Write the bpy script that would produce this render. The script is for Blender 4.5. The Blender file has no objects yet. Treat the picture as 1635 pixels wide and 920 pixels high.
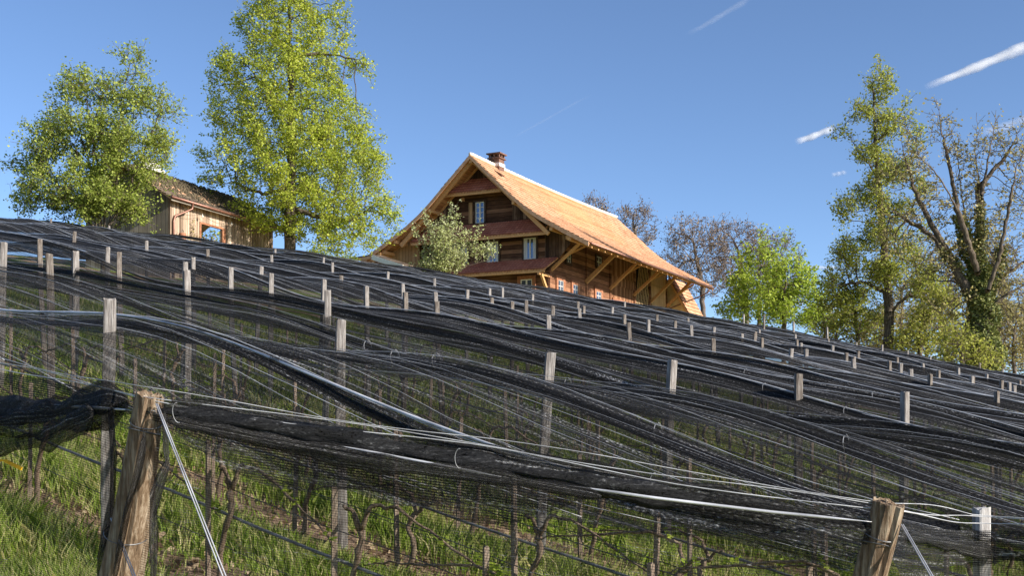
import bpy, math, random
import numpy as np
from mathutils import Vector, Matrix
random.seed(7); RNG = np.random.default_rng(7)
R = math.radians
sc = bpy.context.scene

# ------------------------------------------------------------------ camera
F = 1937.0          # focal length in pixels of the 1635 wide photograph
CZ = 2.59           # camera height over the ground at its feet
cd = bpy.data.cameras.new('camera'); cam = bpy.data.objects.new('camera', cd)
sc.collection.objects.link(cam); sc.camera = cam
cd.sensor_width = 36; cd.lens = 36*F/1635; cd.shift_y = 240/1635
cd.clip_start = .05; cd.clip_end = 60000
cam.location = (0, 0, CZ); cam.rotation_euler = (R(90), 0, 0)

# ------------------------------------------------------------------ sky and sun
SUN = Vector((.885, -.465, 0)).normalized(); EL = R(22.5)
sdir = Vector((SUN.x*math.cos(EL), SUN.y*math.cos(EL), math.sin(EL)))
w = bpy.data.worlds.new('World'); sc.world = w; w.use_nodes = True
nt = w.node_tree
sky = nt.nodes.new('ShaderNodeTexSky'); sky.sky_type = 'NISHITA'; sky.sun_disc = False
sky.sun_elevation = EL; sky.sun_rotation = math.atan2(sdir.x, sdir.y)
sky.air_density = .6; sky.dust_density = .35; sky.ozone_density = 3.0; sky.altitude = 0
bg = nt.nodes['Background']; nt.links.new(sky.outputs[0], bg.inputs[0]); bg.inputs[1].default_value = .124
sl = bpy.data.lights.new('sun', 'SUN'); so = bpy.data.objects.new('sun', sl); sc.collection.objects.link(so)
sl.energy = 5.0; sl.angle = R(.53); sl.color = (1, .94, .86)
so.rotation_euler = sdir.to_track_quat('Z', 'Y').to_euler()
sc.view_settings.view_transform = 'Standard'; sc.view_settings.look = 'None'
sc.view_settings.exposure = .75; sc.view_settings.gamma = 1
sc.cycles.transparent_max_bounces = 28; sc.cycles.max_bounces = 6
sc.cycles.diffuse_bounces = 3; sc.cycles.glossy_bounces = 2; sc.cycles.transmission_bounces = 3
sc.cycles.use_denoising = True

# ------------------------------------------------------------------ helpers
COL = sc.collection
def tag(o, label=None, cat=None, group=None, kind=None):
    if label: o['label'] = label
    if cat: o['category'] = cat
    if group: o['group'] = group
    if kind: o['kind'] = kind
    return o
def empty(name, loc=(0, 0, 0), rz=0):
    o = bpy.data.objects.new(name, None); COL.objects.link(o)
    o.location = loc; o.rotation_euler = (0, 0, rz); return o
def ground(x, y):
    """height of the sloping vineyard hill (world z)"""
    x = np.asarray(x, float); y = np.asarray(y, float)
    xs = 70*np.tanh(x/70); ye = np.where(y > 55, 55 + 16*np.tanh((y-55)/16), y)
    ye = np.where(ye < -8, -8 + 6*np.tanh((ye+8)/6), ye)
    return -.16*xs + .144*ye - .0013*np.minimum(x*x, 900)
def g(x, y): return float(ground(x, y))
def px(u, v, Y):
    return Vector(((u-817.5)/F*Y, Y, CZ + (700-v)/F*Y))

class MB:
    def __init__(s): s.v = []; s.f = []
    def add(s, vs, fs):
        n = len(s.v); s.v += [tuple(v) for v in vs]; s.f += [tuple(i+n for i in f) for f in fs]
    def box(s, a, b):
        x0, y0, z0 = a; x1, y1, z1 = b
        s.add([(x0,y0,z0),(x1,y0,z0),(x1,y1,z0),(x0,y1,z0),(x0,y0,z1),(x1,y0,z1),(x1,y1,z1),(x0,y1,z1)],
              [(0,3,2,1),(4,5,6,7),(0,1,5,4),(1,2,6,5),(2,3,7,6),(3,0,4,7)]); return s
    def beam(s, p, q, wd, ht, up=(0, 0, 1)):
        p = Vector(p); q = Vector(q); d = (q-p).normalized(); up = Vector(up)
        if abs(d.dot(up)) > .98: up = Vector((1, 0, 0))
        a = d.cross(up).normalized()*wd/2; b = a.cross(d).normalized()*ht/2
        s.add([p-a-b, p+a-b, p+a+b, p-a+b, q-a-b, q+a-b, q+a+b, q-a+b],
              [(0,1,2,3),(7,6,5,4),(0,4,5,1),(1,5,6,2),(2,6,7,3),(3,7,4,0)]); return s
    def prism(s, poly, axis, a, b):
        """poly = (h, z) points; extruded along y (axis 'y') or x"""
        n = len(poly)
        mk = (lambda h, z, t: (h, t, z)) if axis == 'y' else (lambda h, z, t: (t, h, z))
        s.add([mk(h, z, a) for h, z in poly] + [mk(h, z, b) for h, z in poly],
              [tuple(range(n)), tuple(range(2*n-1, n-1, -1))] + [(i, n+i, n+(i+1) % n, (i+1) % n) for i in range(n)]); return s
    def tube(s, pts, rad, n=6, cap=True):
        pts = [Vector(p) for p in pts]; rs = rad if isinstance(rad, (list, tuple)) else [rad]*len(pts)
        up = None; vs = []
        for i, p in enumerate(pts):
            d = (pts[min(i+1, len(pts)-1)] - pts[max(i-1, 0)]).normalized()
            if up is None: up = Vector((0, 0, 1)) if abs(d.z) < .9 else Vector((1, 0, 0))
            a = d.cross(up).normalized(); b = a.cross(d).normalized(); up = b
            for k in range(n):
                t = 2*math.pi*k/n; vs.append(p + (a*math.cos(t) + b*math.sin(t))*rs[i])
        fs = [(i*n+k, i*n+(k+1) % n, (i+1)*n+(k+1) % n, (i+1)*n+k) for i in range(len(pts)-1) for k in range(n)]
        if cap: fs += [tuple(range(n-1, -1, -1)), tuple(range((len(pts)-1)*n, len(pts)*n))]
        s.add(vs, fs); return s
    def build(s, name, mat, parent=None, smooth=False):
        me = bpy.data.meshes.new(name); me.from_pydata(s.v, [], s.f); me.update()
        o = bpy.data.objects.new(name, me); COL.objects.link(o); me.materials.append(mat)
        if smooth: me.polygons.foreach_set('use_smooth', [True]*len(me.polygons))
        if parent: o.parent = parent
        return o
def npmesh(name, V, Fc, mat, parent=None, smooth=False, uv=None):
    """V (n,3), Fc (m,k) arrays"""
    V = np.ascontiguousarray(V, np.float32); Fc = np.ascontiguousarray(Fc, np.int32)
    m, k = Fc.shape
    me = bpy.data.meshes.new(name); me.vertices.add(len(V)); me.vertices.foreach_set('co', V.ravel())
    me.loops.add(m*k); me.loops.foreach_set('vertex_index', Fc.ravel())
    me.polygons.add(m); me.polygons.foreach_set('loop_start', np.arange(0, m*k, k, dtype=np.int32))
    if smooth: me.polygons.foreach_set('use_smooth', np.ones(m, bool))
    if uv is not None:
        l = me.uv_layers.new(name='UVMap'); l.data.foreach_set('uv', np.ascontiguousarray(uv[Fc.ravel()], np.float32).ravel())
    me.update(calc_edges=True); me.validate()
    o = bpy.data.objects.new(name, me); COL.objects.link(o); me.materials.append(mat)
    if parent: o.parent = parent
    return o

# ------------------------------------------------------------------ materials
class NT:
    def __init__(s, name):
        s.m = bpy.data.materials.new(name); s.m.use_nodes = True; s.t = s.m.node_tree
        s.b = s.t.nodes['Principled BSDF']; s.out = s.t.nodes['Material Output']
    def n(s, typ, **kw):
        nd = s.t.nodes.new('ShaderNode'+typ)
        for k, v in kw.items(): setattr(nd, k, v)
        return nd
    def l(s, a, b): s.t.links.new(a, b)
    def val(s, inp, v):
        if hasattr(v, 'links') or isinstance(v, bpy.types.NodeSocket): s.l(v, inp)
        else: inp.default_value = v
    def math(s, op, a, b=0, c=None, clamp=False):
        nd = s.n('Math', operation=op, use_clamp=clamp); s.val(nd.inputs[0], a); s.val(nd.inputs[1], b)
        if c is not None: s.val(nd.inputs[2], c)
        return nd.outputs[0]
    def mix(s, f, a, b):
        nd = s.n('Mix', data_type='RGBA'); s.val(nd.inputs[0], f)
        s.val(nd.inputs[6], a if not isinstance(a, tuple) else (*a, 1)); s.val(nd.inputs[7], b if not isinstance(b, tuple) else (*b, 1))
        return nd.outputs[2]
    def coord(s, scale=(1, 1, 1), kind='Object'):
        tc = s.n('TexCoord'); mp = s.n('Mapping'); s.l(tc.outputs[kind], mp.inputs[0]); mp.inputs['Scale'].default_value = scale
        return mp.outputs[0]
    def noise(s, scale, co=None, detail=4, rough=.55):
        nd = s.n('TexNoise'); nd.inputs['Scale'].default_value = scale; nd.inputs['Detail'].default_value = detail
        nd.inputs['Roughness'].default_value = rough
        if co is not None: s.l(co, nd.inputs['Vector'])
        return nd.outputs[0]
    def ramp(s, x, stops):
        nd = s.n('ValToRGB'); s.l(x, nd.inputs[0]); e = nd.color_ramp.elements
        while len(e) < len(stops): e.new(.5)
        for i, (p, c) in enumerate(stops): e[i].position = p; e[i].color = (*c, 1) if isinstance(c, tuple) else (c, c, c, 1)
        return nd.outputs[0]
    def bump(s, h, strength=.5, dist=.02):
        nd = s.n('Bump'); nd.inputs['Strength'].default_value = strength; nd.inputs['Distance'].default_value = dist
        s.l(h, nd.inputs['Height']); s.l(nd.outputs[0], s.b.inputs['Normal'])
    def set(s, col=None, rough=None, spec=None, metal=None):
        if col is not None: s.val(s.b.inputs['Base Color'], (*col, 1) if isinstance(col, tuple) else col)
        if rough is not None: s.val(s.b.inputs['Roughness'], rough)
        if spec is not None: s.b.inputs['Specular IOR Level'].default_value = spec
        if metal is not None: s.b.inputs['Metallic'].default_value = metal
        return s.m

def planks(name, cols, width, axis, rough=.85, gap=.04, seed=0., var=1.0, grain=30, bump=.6):
    """boards: axis = coordinate running ACROSS the boards ('x','y','z'); cols = 3 tones dark..light"""
    t = NT(name); co = t.coord(); sep = t.n('SeparateXYZ'); t.l(co, sep.inputs[0])
    ix = 'xyz'.index(axis)
    p = t.math('ADD', t.math('DIVIDE', sep.outputs[ix], width), seed)
    idx = t.math('FLOOR', p); fr = t.math('FRACT', p)
    wn = t.n('TexWhiteNoise', noise_dimensions='1D'); t.l(idx, wn.inputs['W'])
    sca = [grain*.06]*3; sca[ix] = grain
    mp = t.n('Mapping'); t.l(co, mp.inputs[0]); mp.inputs['Scale'].default_value = sca
    off = t.n('CombineXYZ'); o_ = t.math('MULTIPLY', wn.outputs[0], 37.); [t.l(o_, off.inputs[k]) for k in range(3)]
    t.l(off.outputs[0], mp.inputs['Location'])
    gr = t.noise(1.0, mp.outputs[0], 6, .65)
    blot = t.noise(.7, co, 3)
    f = t.math('ADD', t.math('MULTIPLY', t.math('SUBTRACT', wn.outputs[0], .5), .55*var), t.math('ADD', gr, t.math('MULTIPLY', t.math('SUBTRACT', blot, .5), .6)))
    c = t.ramp(f, [(.22, cols[0]), (.5, cols[1]), (.82, cols[2])])
    edge = t.math('MINIMUM', fr, t.math('SUBTRACT', 1., fr))
    em = t.math('LESS_THAN', edge, gap)
    c = t.mix(em, c, tuple(x*.25 for x in cols[0]))
    t.set(c, rough, .25)
    h = t.math('ADD', t.math('MULTIPLY', gr, .3), t.math('MULTIPLY', t.math('MINIMUM', edge, gap*2), 6.))
    t.bump(h, bump, .02); return t.m

def simple(name, c1, c2, scale=6, rough=.7, stretch=(1, 1, 1), spec=.3, metal=0, bump=0, detail=5, lo=.35, hi=.65):
    t = NT(name); co = t.coord(stretch); n_ = t.noise(scale, co, detail)
    t.set(t.ramp(n_, [(lo, c1), (hi, c2)]), rough, spec, metal)
    if bump: t.bump(n_, bump, .01)
    return t.m
M = {}
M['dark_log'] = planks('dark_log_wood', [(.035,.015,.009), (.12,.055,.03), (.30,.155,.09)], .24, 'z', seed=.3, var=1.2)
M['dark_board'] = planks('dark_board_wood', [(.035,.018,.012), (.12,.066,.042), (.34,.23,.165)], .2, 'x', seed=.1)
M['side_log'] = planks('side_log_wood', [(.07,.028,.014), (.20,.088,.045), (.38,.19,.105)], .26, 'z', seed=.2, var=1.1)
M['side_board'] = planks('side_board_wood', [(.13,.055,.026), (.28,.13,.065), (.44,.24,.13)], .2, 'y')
M['new_board'] = planks('new_board_wood', [(.34,.19,.09), (.46,.28,.15), (.56,.37,.21)], .22, 'x', var=.6)
M['pale_board'] = planks('pale_board_wood', [(.42,.27,.13), (.55,.38,.2), (.66,.47,.27)], .2, 'y', var=.5)
M['beam'] = simple('new_beam_wood', (.54,.27,.10), (.70,.40,.18), 5, .6, (3, 3, 3))
M['soffit'] = planks('soffit_board_wood', [(.38,.16,.065), (.54,.26,.115), (.66,.36,.17)], .18, 'x', var=.6)
M['verge'] = simple('verge_board_wood', (.52,.28,.15), (.66,.40,.24), 5, .7)
M['casing'] = simple('window_casing_wood', (.26,.10,.05), (.42,.19,.10), 8, .7)
M['casing_dark'] = simple('dark_casing_wood', (.035,.02,.014), (.10,.06,.04), 8, .8)
M['white'] = simple('white_window_paint', (.7,.68,.62), (.8,.78,.74), 9, .45)
M['cream'] = simple('cream_plaster', (.62,.46,.24), (.75,.58,.33), 3, .9)
M['copper'] = simple('copper_gutter', (.16,.07,.045), (.26,.12,.08), 8, .4, spec=.5, metal=.4)
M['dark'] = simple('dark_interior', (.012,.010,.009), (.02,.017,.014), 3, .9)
M['curtain'] = simple('curtain_cloth', (.5,.52,.55), (.72,.72,.72), 3, .8, (14, 14, .6))
t = NT('window_glass'); t.set((.03,.05,.08), .05, .9); t.b.inputs['Metallic'].default_value = .55; t.b.inputs['Base Color'].default_value = (.13,.18,.27,1); M['glass'] = t.m

def tiles(name, c1, c2, c3, wx='y', w_=.2, ch=.33, rough=.75, seam_shade=.5):
    t = NT(name); co = t.coord(); sep = t.n('SeparateXYZ'); t.l(co, sep.inputs[0])
    a = t.math('FLOOR', t.math('DIVIDE', sep.outputs['xyz'.index(wx)], w_)); b = t.math('FLOOR', t.math('DIVIDE', sep.outputs[2], ch*.6))
    cv = t.n('CombineXYZ'); t.l(a, cv.inputs[0]); t.l(b, cv.inputs[1])
    wn = t.n('TexWhiteNoise', noise_dimensions='2D'); t.l(cv.outputs[0], wn.inputs['Vector'])
    n_ = t.noise(.9, co, 5); f = t.math('ADD', t.math('MULTIPLY', wn.outputs[0], .28), t.math('MULTIPLY', n_, .7))
    c = t.ramp(f, [(.3, c1), (.52, c2), (.8, c3)])
    fr = t.math('FRACT', t.math('DIVIDE', sep.outputs['xyz'.index(wx)], w_))
    c = t.mix(t.math('MULTIPLY', t.math('LESS_THAN', fr, .09), .6), c, tuple(x*.35 for x in c1))
    stn = t.noise(1.0, t.coord((.5, .5, 1.6) if wx == 'y' else (1, 1, 1)), 7, .7); c = t.mix(t.math('MULTIPLY', t.math('SUBTRACT', stn, .54), 2.6, clamp=True), c, tuple(x*.55 for x in c1))
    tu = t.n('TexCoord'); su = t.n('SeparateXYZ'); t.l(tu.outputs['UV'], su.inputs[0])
    jn = t.math('GREATER_THAN', t.math('ADD', t.math('FRACT', su.outputs[1]), t.math('MULTIPLY', wn.outputs[0], .08)), .86)     # dark seam under each course, its shadow line painted into the colour
    c = t.mix(t.math('MULTIPLY', jn, seam_shade), c, tuple(x*.22 for x in c1))
    t.set(c, rough, .2); t.bump(t.noise(25, co, 3), .2, .01); return t.m
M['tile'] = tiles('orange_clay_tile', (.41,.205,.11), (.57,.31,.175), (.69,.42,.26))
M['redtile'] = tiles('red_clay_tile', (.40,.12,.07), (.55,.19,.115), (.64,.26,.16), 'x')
M['ridge'] = simple('ridge_mortar_tile', (.74,.62,.5), (.86,.80,.72), 6, .8)
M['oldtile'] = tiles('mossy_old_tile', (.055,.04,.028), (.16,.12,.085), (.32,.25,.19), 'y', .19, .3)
M['shedwall'] = planks('shed_front_board', [(.22,.15,.10), (.40,.29,.20), (.58,.46,.34)], .23, 'y', grain=24, bump=.9)
M['shedgrey'] = planks('shed_grey_board', [(.20,.17,.13), (.32,.27,.21), (.42,.37,.30)], .23, 'x', grain=24)
M['stone'] = simple('pale_slab_stone', (.45,.42,.38), (.72,.70,.66), 4, .8)
M['brick'] = simple('chimney_brick', (.10,.055,.04), (.24,.13,.09), 9, .85, bump=.5)

# weathered post: grey, cracked, paler top
def postmat(name, c1, c2, c3):
    t = NT(name); co = t.coord((22, 22, 1.6)); n_ = t.noise(2.2, co, 8, .7); n2 = t.noise(3, t.coord((3, 3, 2)), 3)
    f = t.math('ADD', t.math('MULTIPLY', n_, .75), t.math('MULTIPLY', n2, .35))
    t.set(t.ramp(f, [(.33, c1), (.52, c2), (.74, c3)]), .9, .15); t.bump(n_, .9, .012); return t.m
M['post'] = postmat('weathered_grey_wood', (.03,.026,.022), (.20,.175,.155), (.50,.47,.43))
M['postdark'] = postmat('weathered_brown_grey_wood', (.02,.016,.013), (.13,.105,.085), (.40,.36,.31))
M['postpale'] = postmat('peeling_whitish_wood', (.06,.05,.045), (.42,.39,.36), (.74,.72,.69))
M['endpost'] = postmat('weathered_brown_wood', (.018,.012,.008), (.15,.10,.06), (.44,.36,.26))
M['stake'] = postmat('stake_wood', (.09,.062,.045), (.27,.20,.15), (.48,.39,.30))
M['bark'] = postmat('vine_bark', (.05,.034,.024), (.24,.17,.12), (.48,.38,.28))
M['pipe'] = simple('grey_irrigation_pipe', (.10,.10,.10), (.24,.24,.24), 6, .35, spec=.6)
M['wire'] = simple('trellis_wire', (.03,.03,.03), (.08,.08,.08), 6, .4, spec=.6)
M['cord'] = simple('white_cord', (.30,.30,.31), (.66,.66,.66), 4, .35, spec=.6)
M['cordgrey'] = simple('grey_cord', (.14,.14,.145), (.36,.36,.37), 4, .5, spec=.4)
M['silver'] = simple('silver_edge_tube', (.32,.32,.33), (.72,.72,.73), 3, .3, spec=.7)
M['clip'] = simple('black_clip', (.01,.01,.01), (.04,.04,.04), 9, .4)
M['yellow'] = simple('yellow_tie', (.65,.33,.01), (.8,.45,.02), 9, .6)
t = NT('bundled_black_net'); co = t.coord((1.2, 26, 26)); n_ = t.noise(1., co, 8, .75); n2 = t.noise(48, t.coord((1, 2, 2)), 2)
k = t.math('ADD', t.math('MULTIPLY', n_, .7), t.math('MULTIPLY', n2, .42))
t.set(t.ramp(k, [(.50, (.004,.004,.0045)), (.62, (.018,.018,.019)), (.69, (.08,.08,.08)), (.77, (.4,.4,.4))]), .6, .25); t.bump(n_, 1., .03)  # whitish flecks on the black are glints painted into the colour
t.l(t.math('MULTIPLY', t.math('SUBTRACT', t.math('ADD', n2, n_), .68), 6., clamp=True), t.b.inputs['Alpha']); M['bundle'] = t.m

def netmat(name, base, fold, cell, sc2=1.0, thr=.2):
    """knotted plastic mesh: real holes (alpha), denser where the net is bunched; uv is in metres (u along the row)"""
    t = NT(name); tc = t.n('TexCoord'); sep = t.n('SeparateXYZ'); t.l(tc.outputs['UV'], sep.inputs[0])
    u, v = sep.outputs[0], sep.outputs[1]
    wv = t.noise(1.1, t.coord((1, 1, 1), 'UV'), 2)
    v2 = t.math('ADD', v, t.math('MULTIPLY', wv, .05)); u2 = t.math('ADD', u, t.math('MULTIPLY', wv, .08))
    fv = t.math('FRACT', t.math('DIVIDE', v2, cell)); fu = t.math('FRACT', t.math('DIVIDE', u2, cell*1.6))
    th = t.math('MAXIMUM', t.math('LESS_THAN', fv, thr), t.math('MULTIPLY', t.math('LESS_THAN', fu, thr*.42), .7))
    mp = t.n('Mapping'); t.l(tc.outputs['UV'], mp.inputs[0]); mp.inputs['Scale'].default_value = (.28*sc2, 9*sc2, 1)
    fn = t.noise(1.0, mp.outputs[0], 6, .6)
    mp2 = t.n('Mapping'); t.l(tc.outputs['UV'], mp2.inputs[0]); mp2.inputs['Scale'].default_value = (.16, 1.1, 1); mp2.inputs['Location'].default_value = (3.3, 8.1, 0)
    big = t.noise(1.0, mp2.outputs[0], 3)
    dens = t.math('MULTIPLY', t.math('SUBTRACT', t.math('ADD', fn, t.math('MULTIPLY', big, .7)), fold), 3.2, clamp=True)
    al = t.math('MAXIMUM', t.math('MULTIPLY', th, .92), t.math('ADD', base, t.math('MULTIPLY', dens, .93-base)))
    t.l(al, t.b.inputs['Alpha'])
    mp3 = t.n('Mapping'); t.l(tc.outputs['UV'], mp3.inputs[0]); mp3.inputs['Scale'].default_value = (.5, 16, 1); mp3.inputs['Location'].default_value = (9.3, 1.1, 0)
    mp3.inputs['Scale'].default_value = (.45, 26, 1)
    st = t.noise(1.0, mp3.outputs[0], 8, .7)
    sp = t.noise(42, t.coord((1, 2.2, 1), 'UV'), 2)
    k = t.math('ADD', t.math('MULTIPLY', st, .75), t.math('MULTIPLY', sp, .42))
    t.set(t.ramp(k, [(.53, (.006,.0055,.005)), (.63, (.022,.021,.020)), (.69, (.13,.127,.123)), (.76, (.6,.59,.58))]), .65, .15)  # pale streaks and specks: sheen and glints of the folds, painted as colour
    t.bump(t.math('ADD', st, t.math('MULTIPLY', sp, .5)), .6, .03)
    return t.m
M['net'] = netmat('black_bird_net', .24, .80, .02)
M['netfar'] = netmat('black_overlapping_net', .62, .72, .02)
M['curtainnet'] = netmat('black_hanging_net', .0, 1.12, .0125, thr=.155)
M['tailnet'] = netmat('black_gathered_net', .35, .80, .0125, 2., thr=.3)

def leafmat(name, c1, c2, c3, trans=.5):
    t = NT(name); ge = t.n('NewGeometry'); n_ = t.noise(.5, t.coord(), 3)
    f = t.math('ADD', t.math('MULTIPLY', ge.outputs['Random Per Island'], .6), t.math('MULTIPLY', n_, .5))
    c = t.ramp(f, [(.2, c1), (.5, c2), (.85, c3)]); t.set(c, .55, .35)
    tr = t.n('BsdfTranslucent'); t.l(c, tr.inputs[0]); mx = t.n('MixShader'); mx.inputs[0].default_value = trans
    t.l(t.b.outputs[0], mx.inputs[1]); t.l(tr.outputs[0], mx.inputs[2]); t.l(mx.outputs[0], t.out.inputs[0]); return t.m
M['l_linden'] = leafmat('linden_leaf', (.22,.29,.03), (.43,.50,.055), (.64,.66,.10))
M['l_hazel'] = leafmat('hazel_leaf', (.17,.23,.035), (.33,.40,.065), (.54,.58,.13))
M['l_pale'] = leafmat('pale_leaf', (.38,.42,.13), (.56,.60,.24), (.76,.77,.45))
M['l_bright'] = leafmat('bright_leaf', (.20,.28,.025), (.37,.48,.05), (.54,.62,.10))
M['l_tall'] = leafmat('tall_leaf', (.20,.23,.03), (.36,.40,.06), (.54,.55,.12))
M['l_bud'] = leafmat('bud_leaf', (.12,.08,.05), (.22,.15,.10), (.34,.26,.16), .2)
M['l_olive'] = leafmat('olive_leaf', (.24,.20,.07), (.40,.35,.12), (.56,.48,.22))
M['l_ivy'] = leafmat('ivy_leaf', (.05,.075,.018), (.15,.18,.04), (.36,.35,.12), .2)
M['l_shrub'] = leafmat('shrub_leaf', (.22,.24,.04), (.40,.42,.07), (.56,.54,.15))
M['wood'] = simple('tree_bark', (.055,.042,.03), (.17,.135,.10), 5, .9, (4, 4, 1), spec=.1, bump=.8)
M['woodgrey'] = simple('grey_tree_bark', (.10,.075,.06), (.22,.18,.15), 5, .9, (4, 4, 1), spec=.1)
M['grass'] = leafmat('grass_blade', (.17,.27,.03), (.38,.52,.07), (.80,.70,.36), .5)

# ------------------------------------------------------------------ ground
t = NT('vineyard_soil_and_turf'); co = t.coord()
n1 = t.noise(.9, co, 6); n2 = t.noise(9, co, 6, .7); n3 = t.noise(60, co, 3)
dc = t.n('VectorMath', operation='DOT_PRODUCT'); t.l(co, dc.inputs[0]); dc.inputs[1].default_value = (.641, .767, 0)
row = t.math('ABSOLUTE', t.math('SUBTRACT', t.math('FRACT', t.math('DIVIDE', t.math('ADD', dc.outputs['Value'], -3.3+.92), 1.84)), .5))
soil = t.math('ADD', t.math('MULTIPLY', t.math('SUBTRACT', .30, row), 2.0), t.math('MULTIPLY', n1, .9))
fs = t.ramp(soil, [(.50, 0.), (.72, 1.)])
grs = t.ramp(n2, [(.3, (.10,.16,.02)), (.55, (.20,.27,.04)), (.75, (.42,.38,.16))])
sl_ = t.ramp(n2, [(.3, (.17,.11,.07)), (.6, (.40,.28,.19)), (.8, (.6,.48,.34))])
t.set(t.mix(fs, grs, sl_), .95, .1); t.bump(t.math('ADD', n2, t.math('MULTIPLY', n3, .4)), 1., .06); M['ground'] = t.m
xs = np.concatenate([-np.geomspace(3000, 42, 22), np.arange(-40, 40.1, .5), np.geomspace(42, 3000, 22)])
ys = np.concatenate([-np.geomspace(3000, 12, 18), np.arange(-10, 80.1, .5), np.geomspace(82, 3000, 26)])
Xg, Yg = np.meshgrid(xs, ys); Zg = ground(Xg, Yg)
near = (np.abs(Xg) < 41) & (Yg > -11) & (Yg < 81)
Zg = Zg + near*(.035*np.sin(Xg*2.3+Yg*1.1)*np.sin(Yg*1.9-Xg*.7) + RNG.normal(0, .012, Xg.shape))
nx, ny = len(xs), len(ys); idx = np.arange(nx*ny).reshape(ny, nx)
Fq = np.stack([idx[:-1, :-1], idx[:-1, 1:], idx[1:, 1:], idx[1:, :-1]], -1).reshape(-1, 4)
o = npmesh('ground', np.stack([Xg, Yg, Zg], -1).reshape(-1, 3), Fq, M['ground'], smooth=True); tag(o, kind='structure')

# ------------------------------------------------------------------ the vineyard: rows
CN = np.array([.641, .767]); DN = np.array([-.767, .641])
def P2(c, d): return CN*c + DN*d
ROWC = [3.3, 5.0, 6.72, 8.2, 10.15, 12.05] + [12.05 + 1.84*k for k in range(1, 24)]
ENDP = [(-9., 9.6), (-3.3, 7.3), (-1.79, 6.), (1.67, 5.4), (2.72, 7.0), (7.5, 5.5)]   # line through the end posts
def endy(x):
    return np.interp(x, [p[0] for p in ENDP], [p[1] for p in ENDP])
def drange(c, ymax=48.5):
    d = np.arange(-30, 60, .05); p = CN[None]*c + DN[None]*d[:, None]
    ok = (p[:, 1] > endy(p[:, 0])) & (np.abs(p[:, 0]) < .46*p[:, 1]+2.4) & (p[:, 1] < ymax)
    return (d[ok].min(), d[ok].max()) if ok.any() else None
def sines(n, kc, kd, seed):
    r = np.random.default_rng(seed)
    K = [(r.uniform(*kc)*r.choice([-1, 1]), r.uniform(*kd), r.uniform(0, 6.28)) for _ in range(n)]
    return lambda c, d: sum(np.sin(a*c+b*d+p) for a, b, p in K)/math.sqrt(n)
WH = 1.69       # height of the row wires
nA = sines(6, (.2, 1.2), (.12, .5), 1); nB = sines(8, (5, 13), (.15, .8), 2); nC = sines(8, (16, 34), (.3, 1.6), 3); nD = sines(5, (.3, 1.), (.5, 1.3), 4)
def wire_h(c, d): return WH + .07*nD(c*0+c, d) - .03 + np.clip((c-9)*.012, 0, .07)
def net_z(i, c, d, s):
    sag = (.20 + .13*nA(c, d))*(1 if i < 4 else .75)
    x, y = CN[0]*c+DN[0]*d, CN[1]*c+DN[1]*d
    c0, c1 = ROWC[i], ROWC[i+1]
    edge = (1-s)*wire_h(c0, d) + s*wire_h(c1, d)
    prof = (4*s*(1-s))**.55                     # steep at the wires, flat in the middle
    return ground(x, y) + edge - np.clip(sag, .03, .45)*prof + prof*(.04*nB(c, d) + .02*nC(c, d))
net = empty('bird_net', (0, 12, g(0, 12)))
tag(net, 'black bird netting stretched in sagging bays over the whole vineyard slope', 'netting')
off = Vector(net.location)
strings = []
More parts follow.
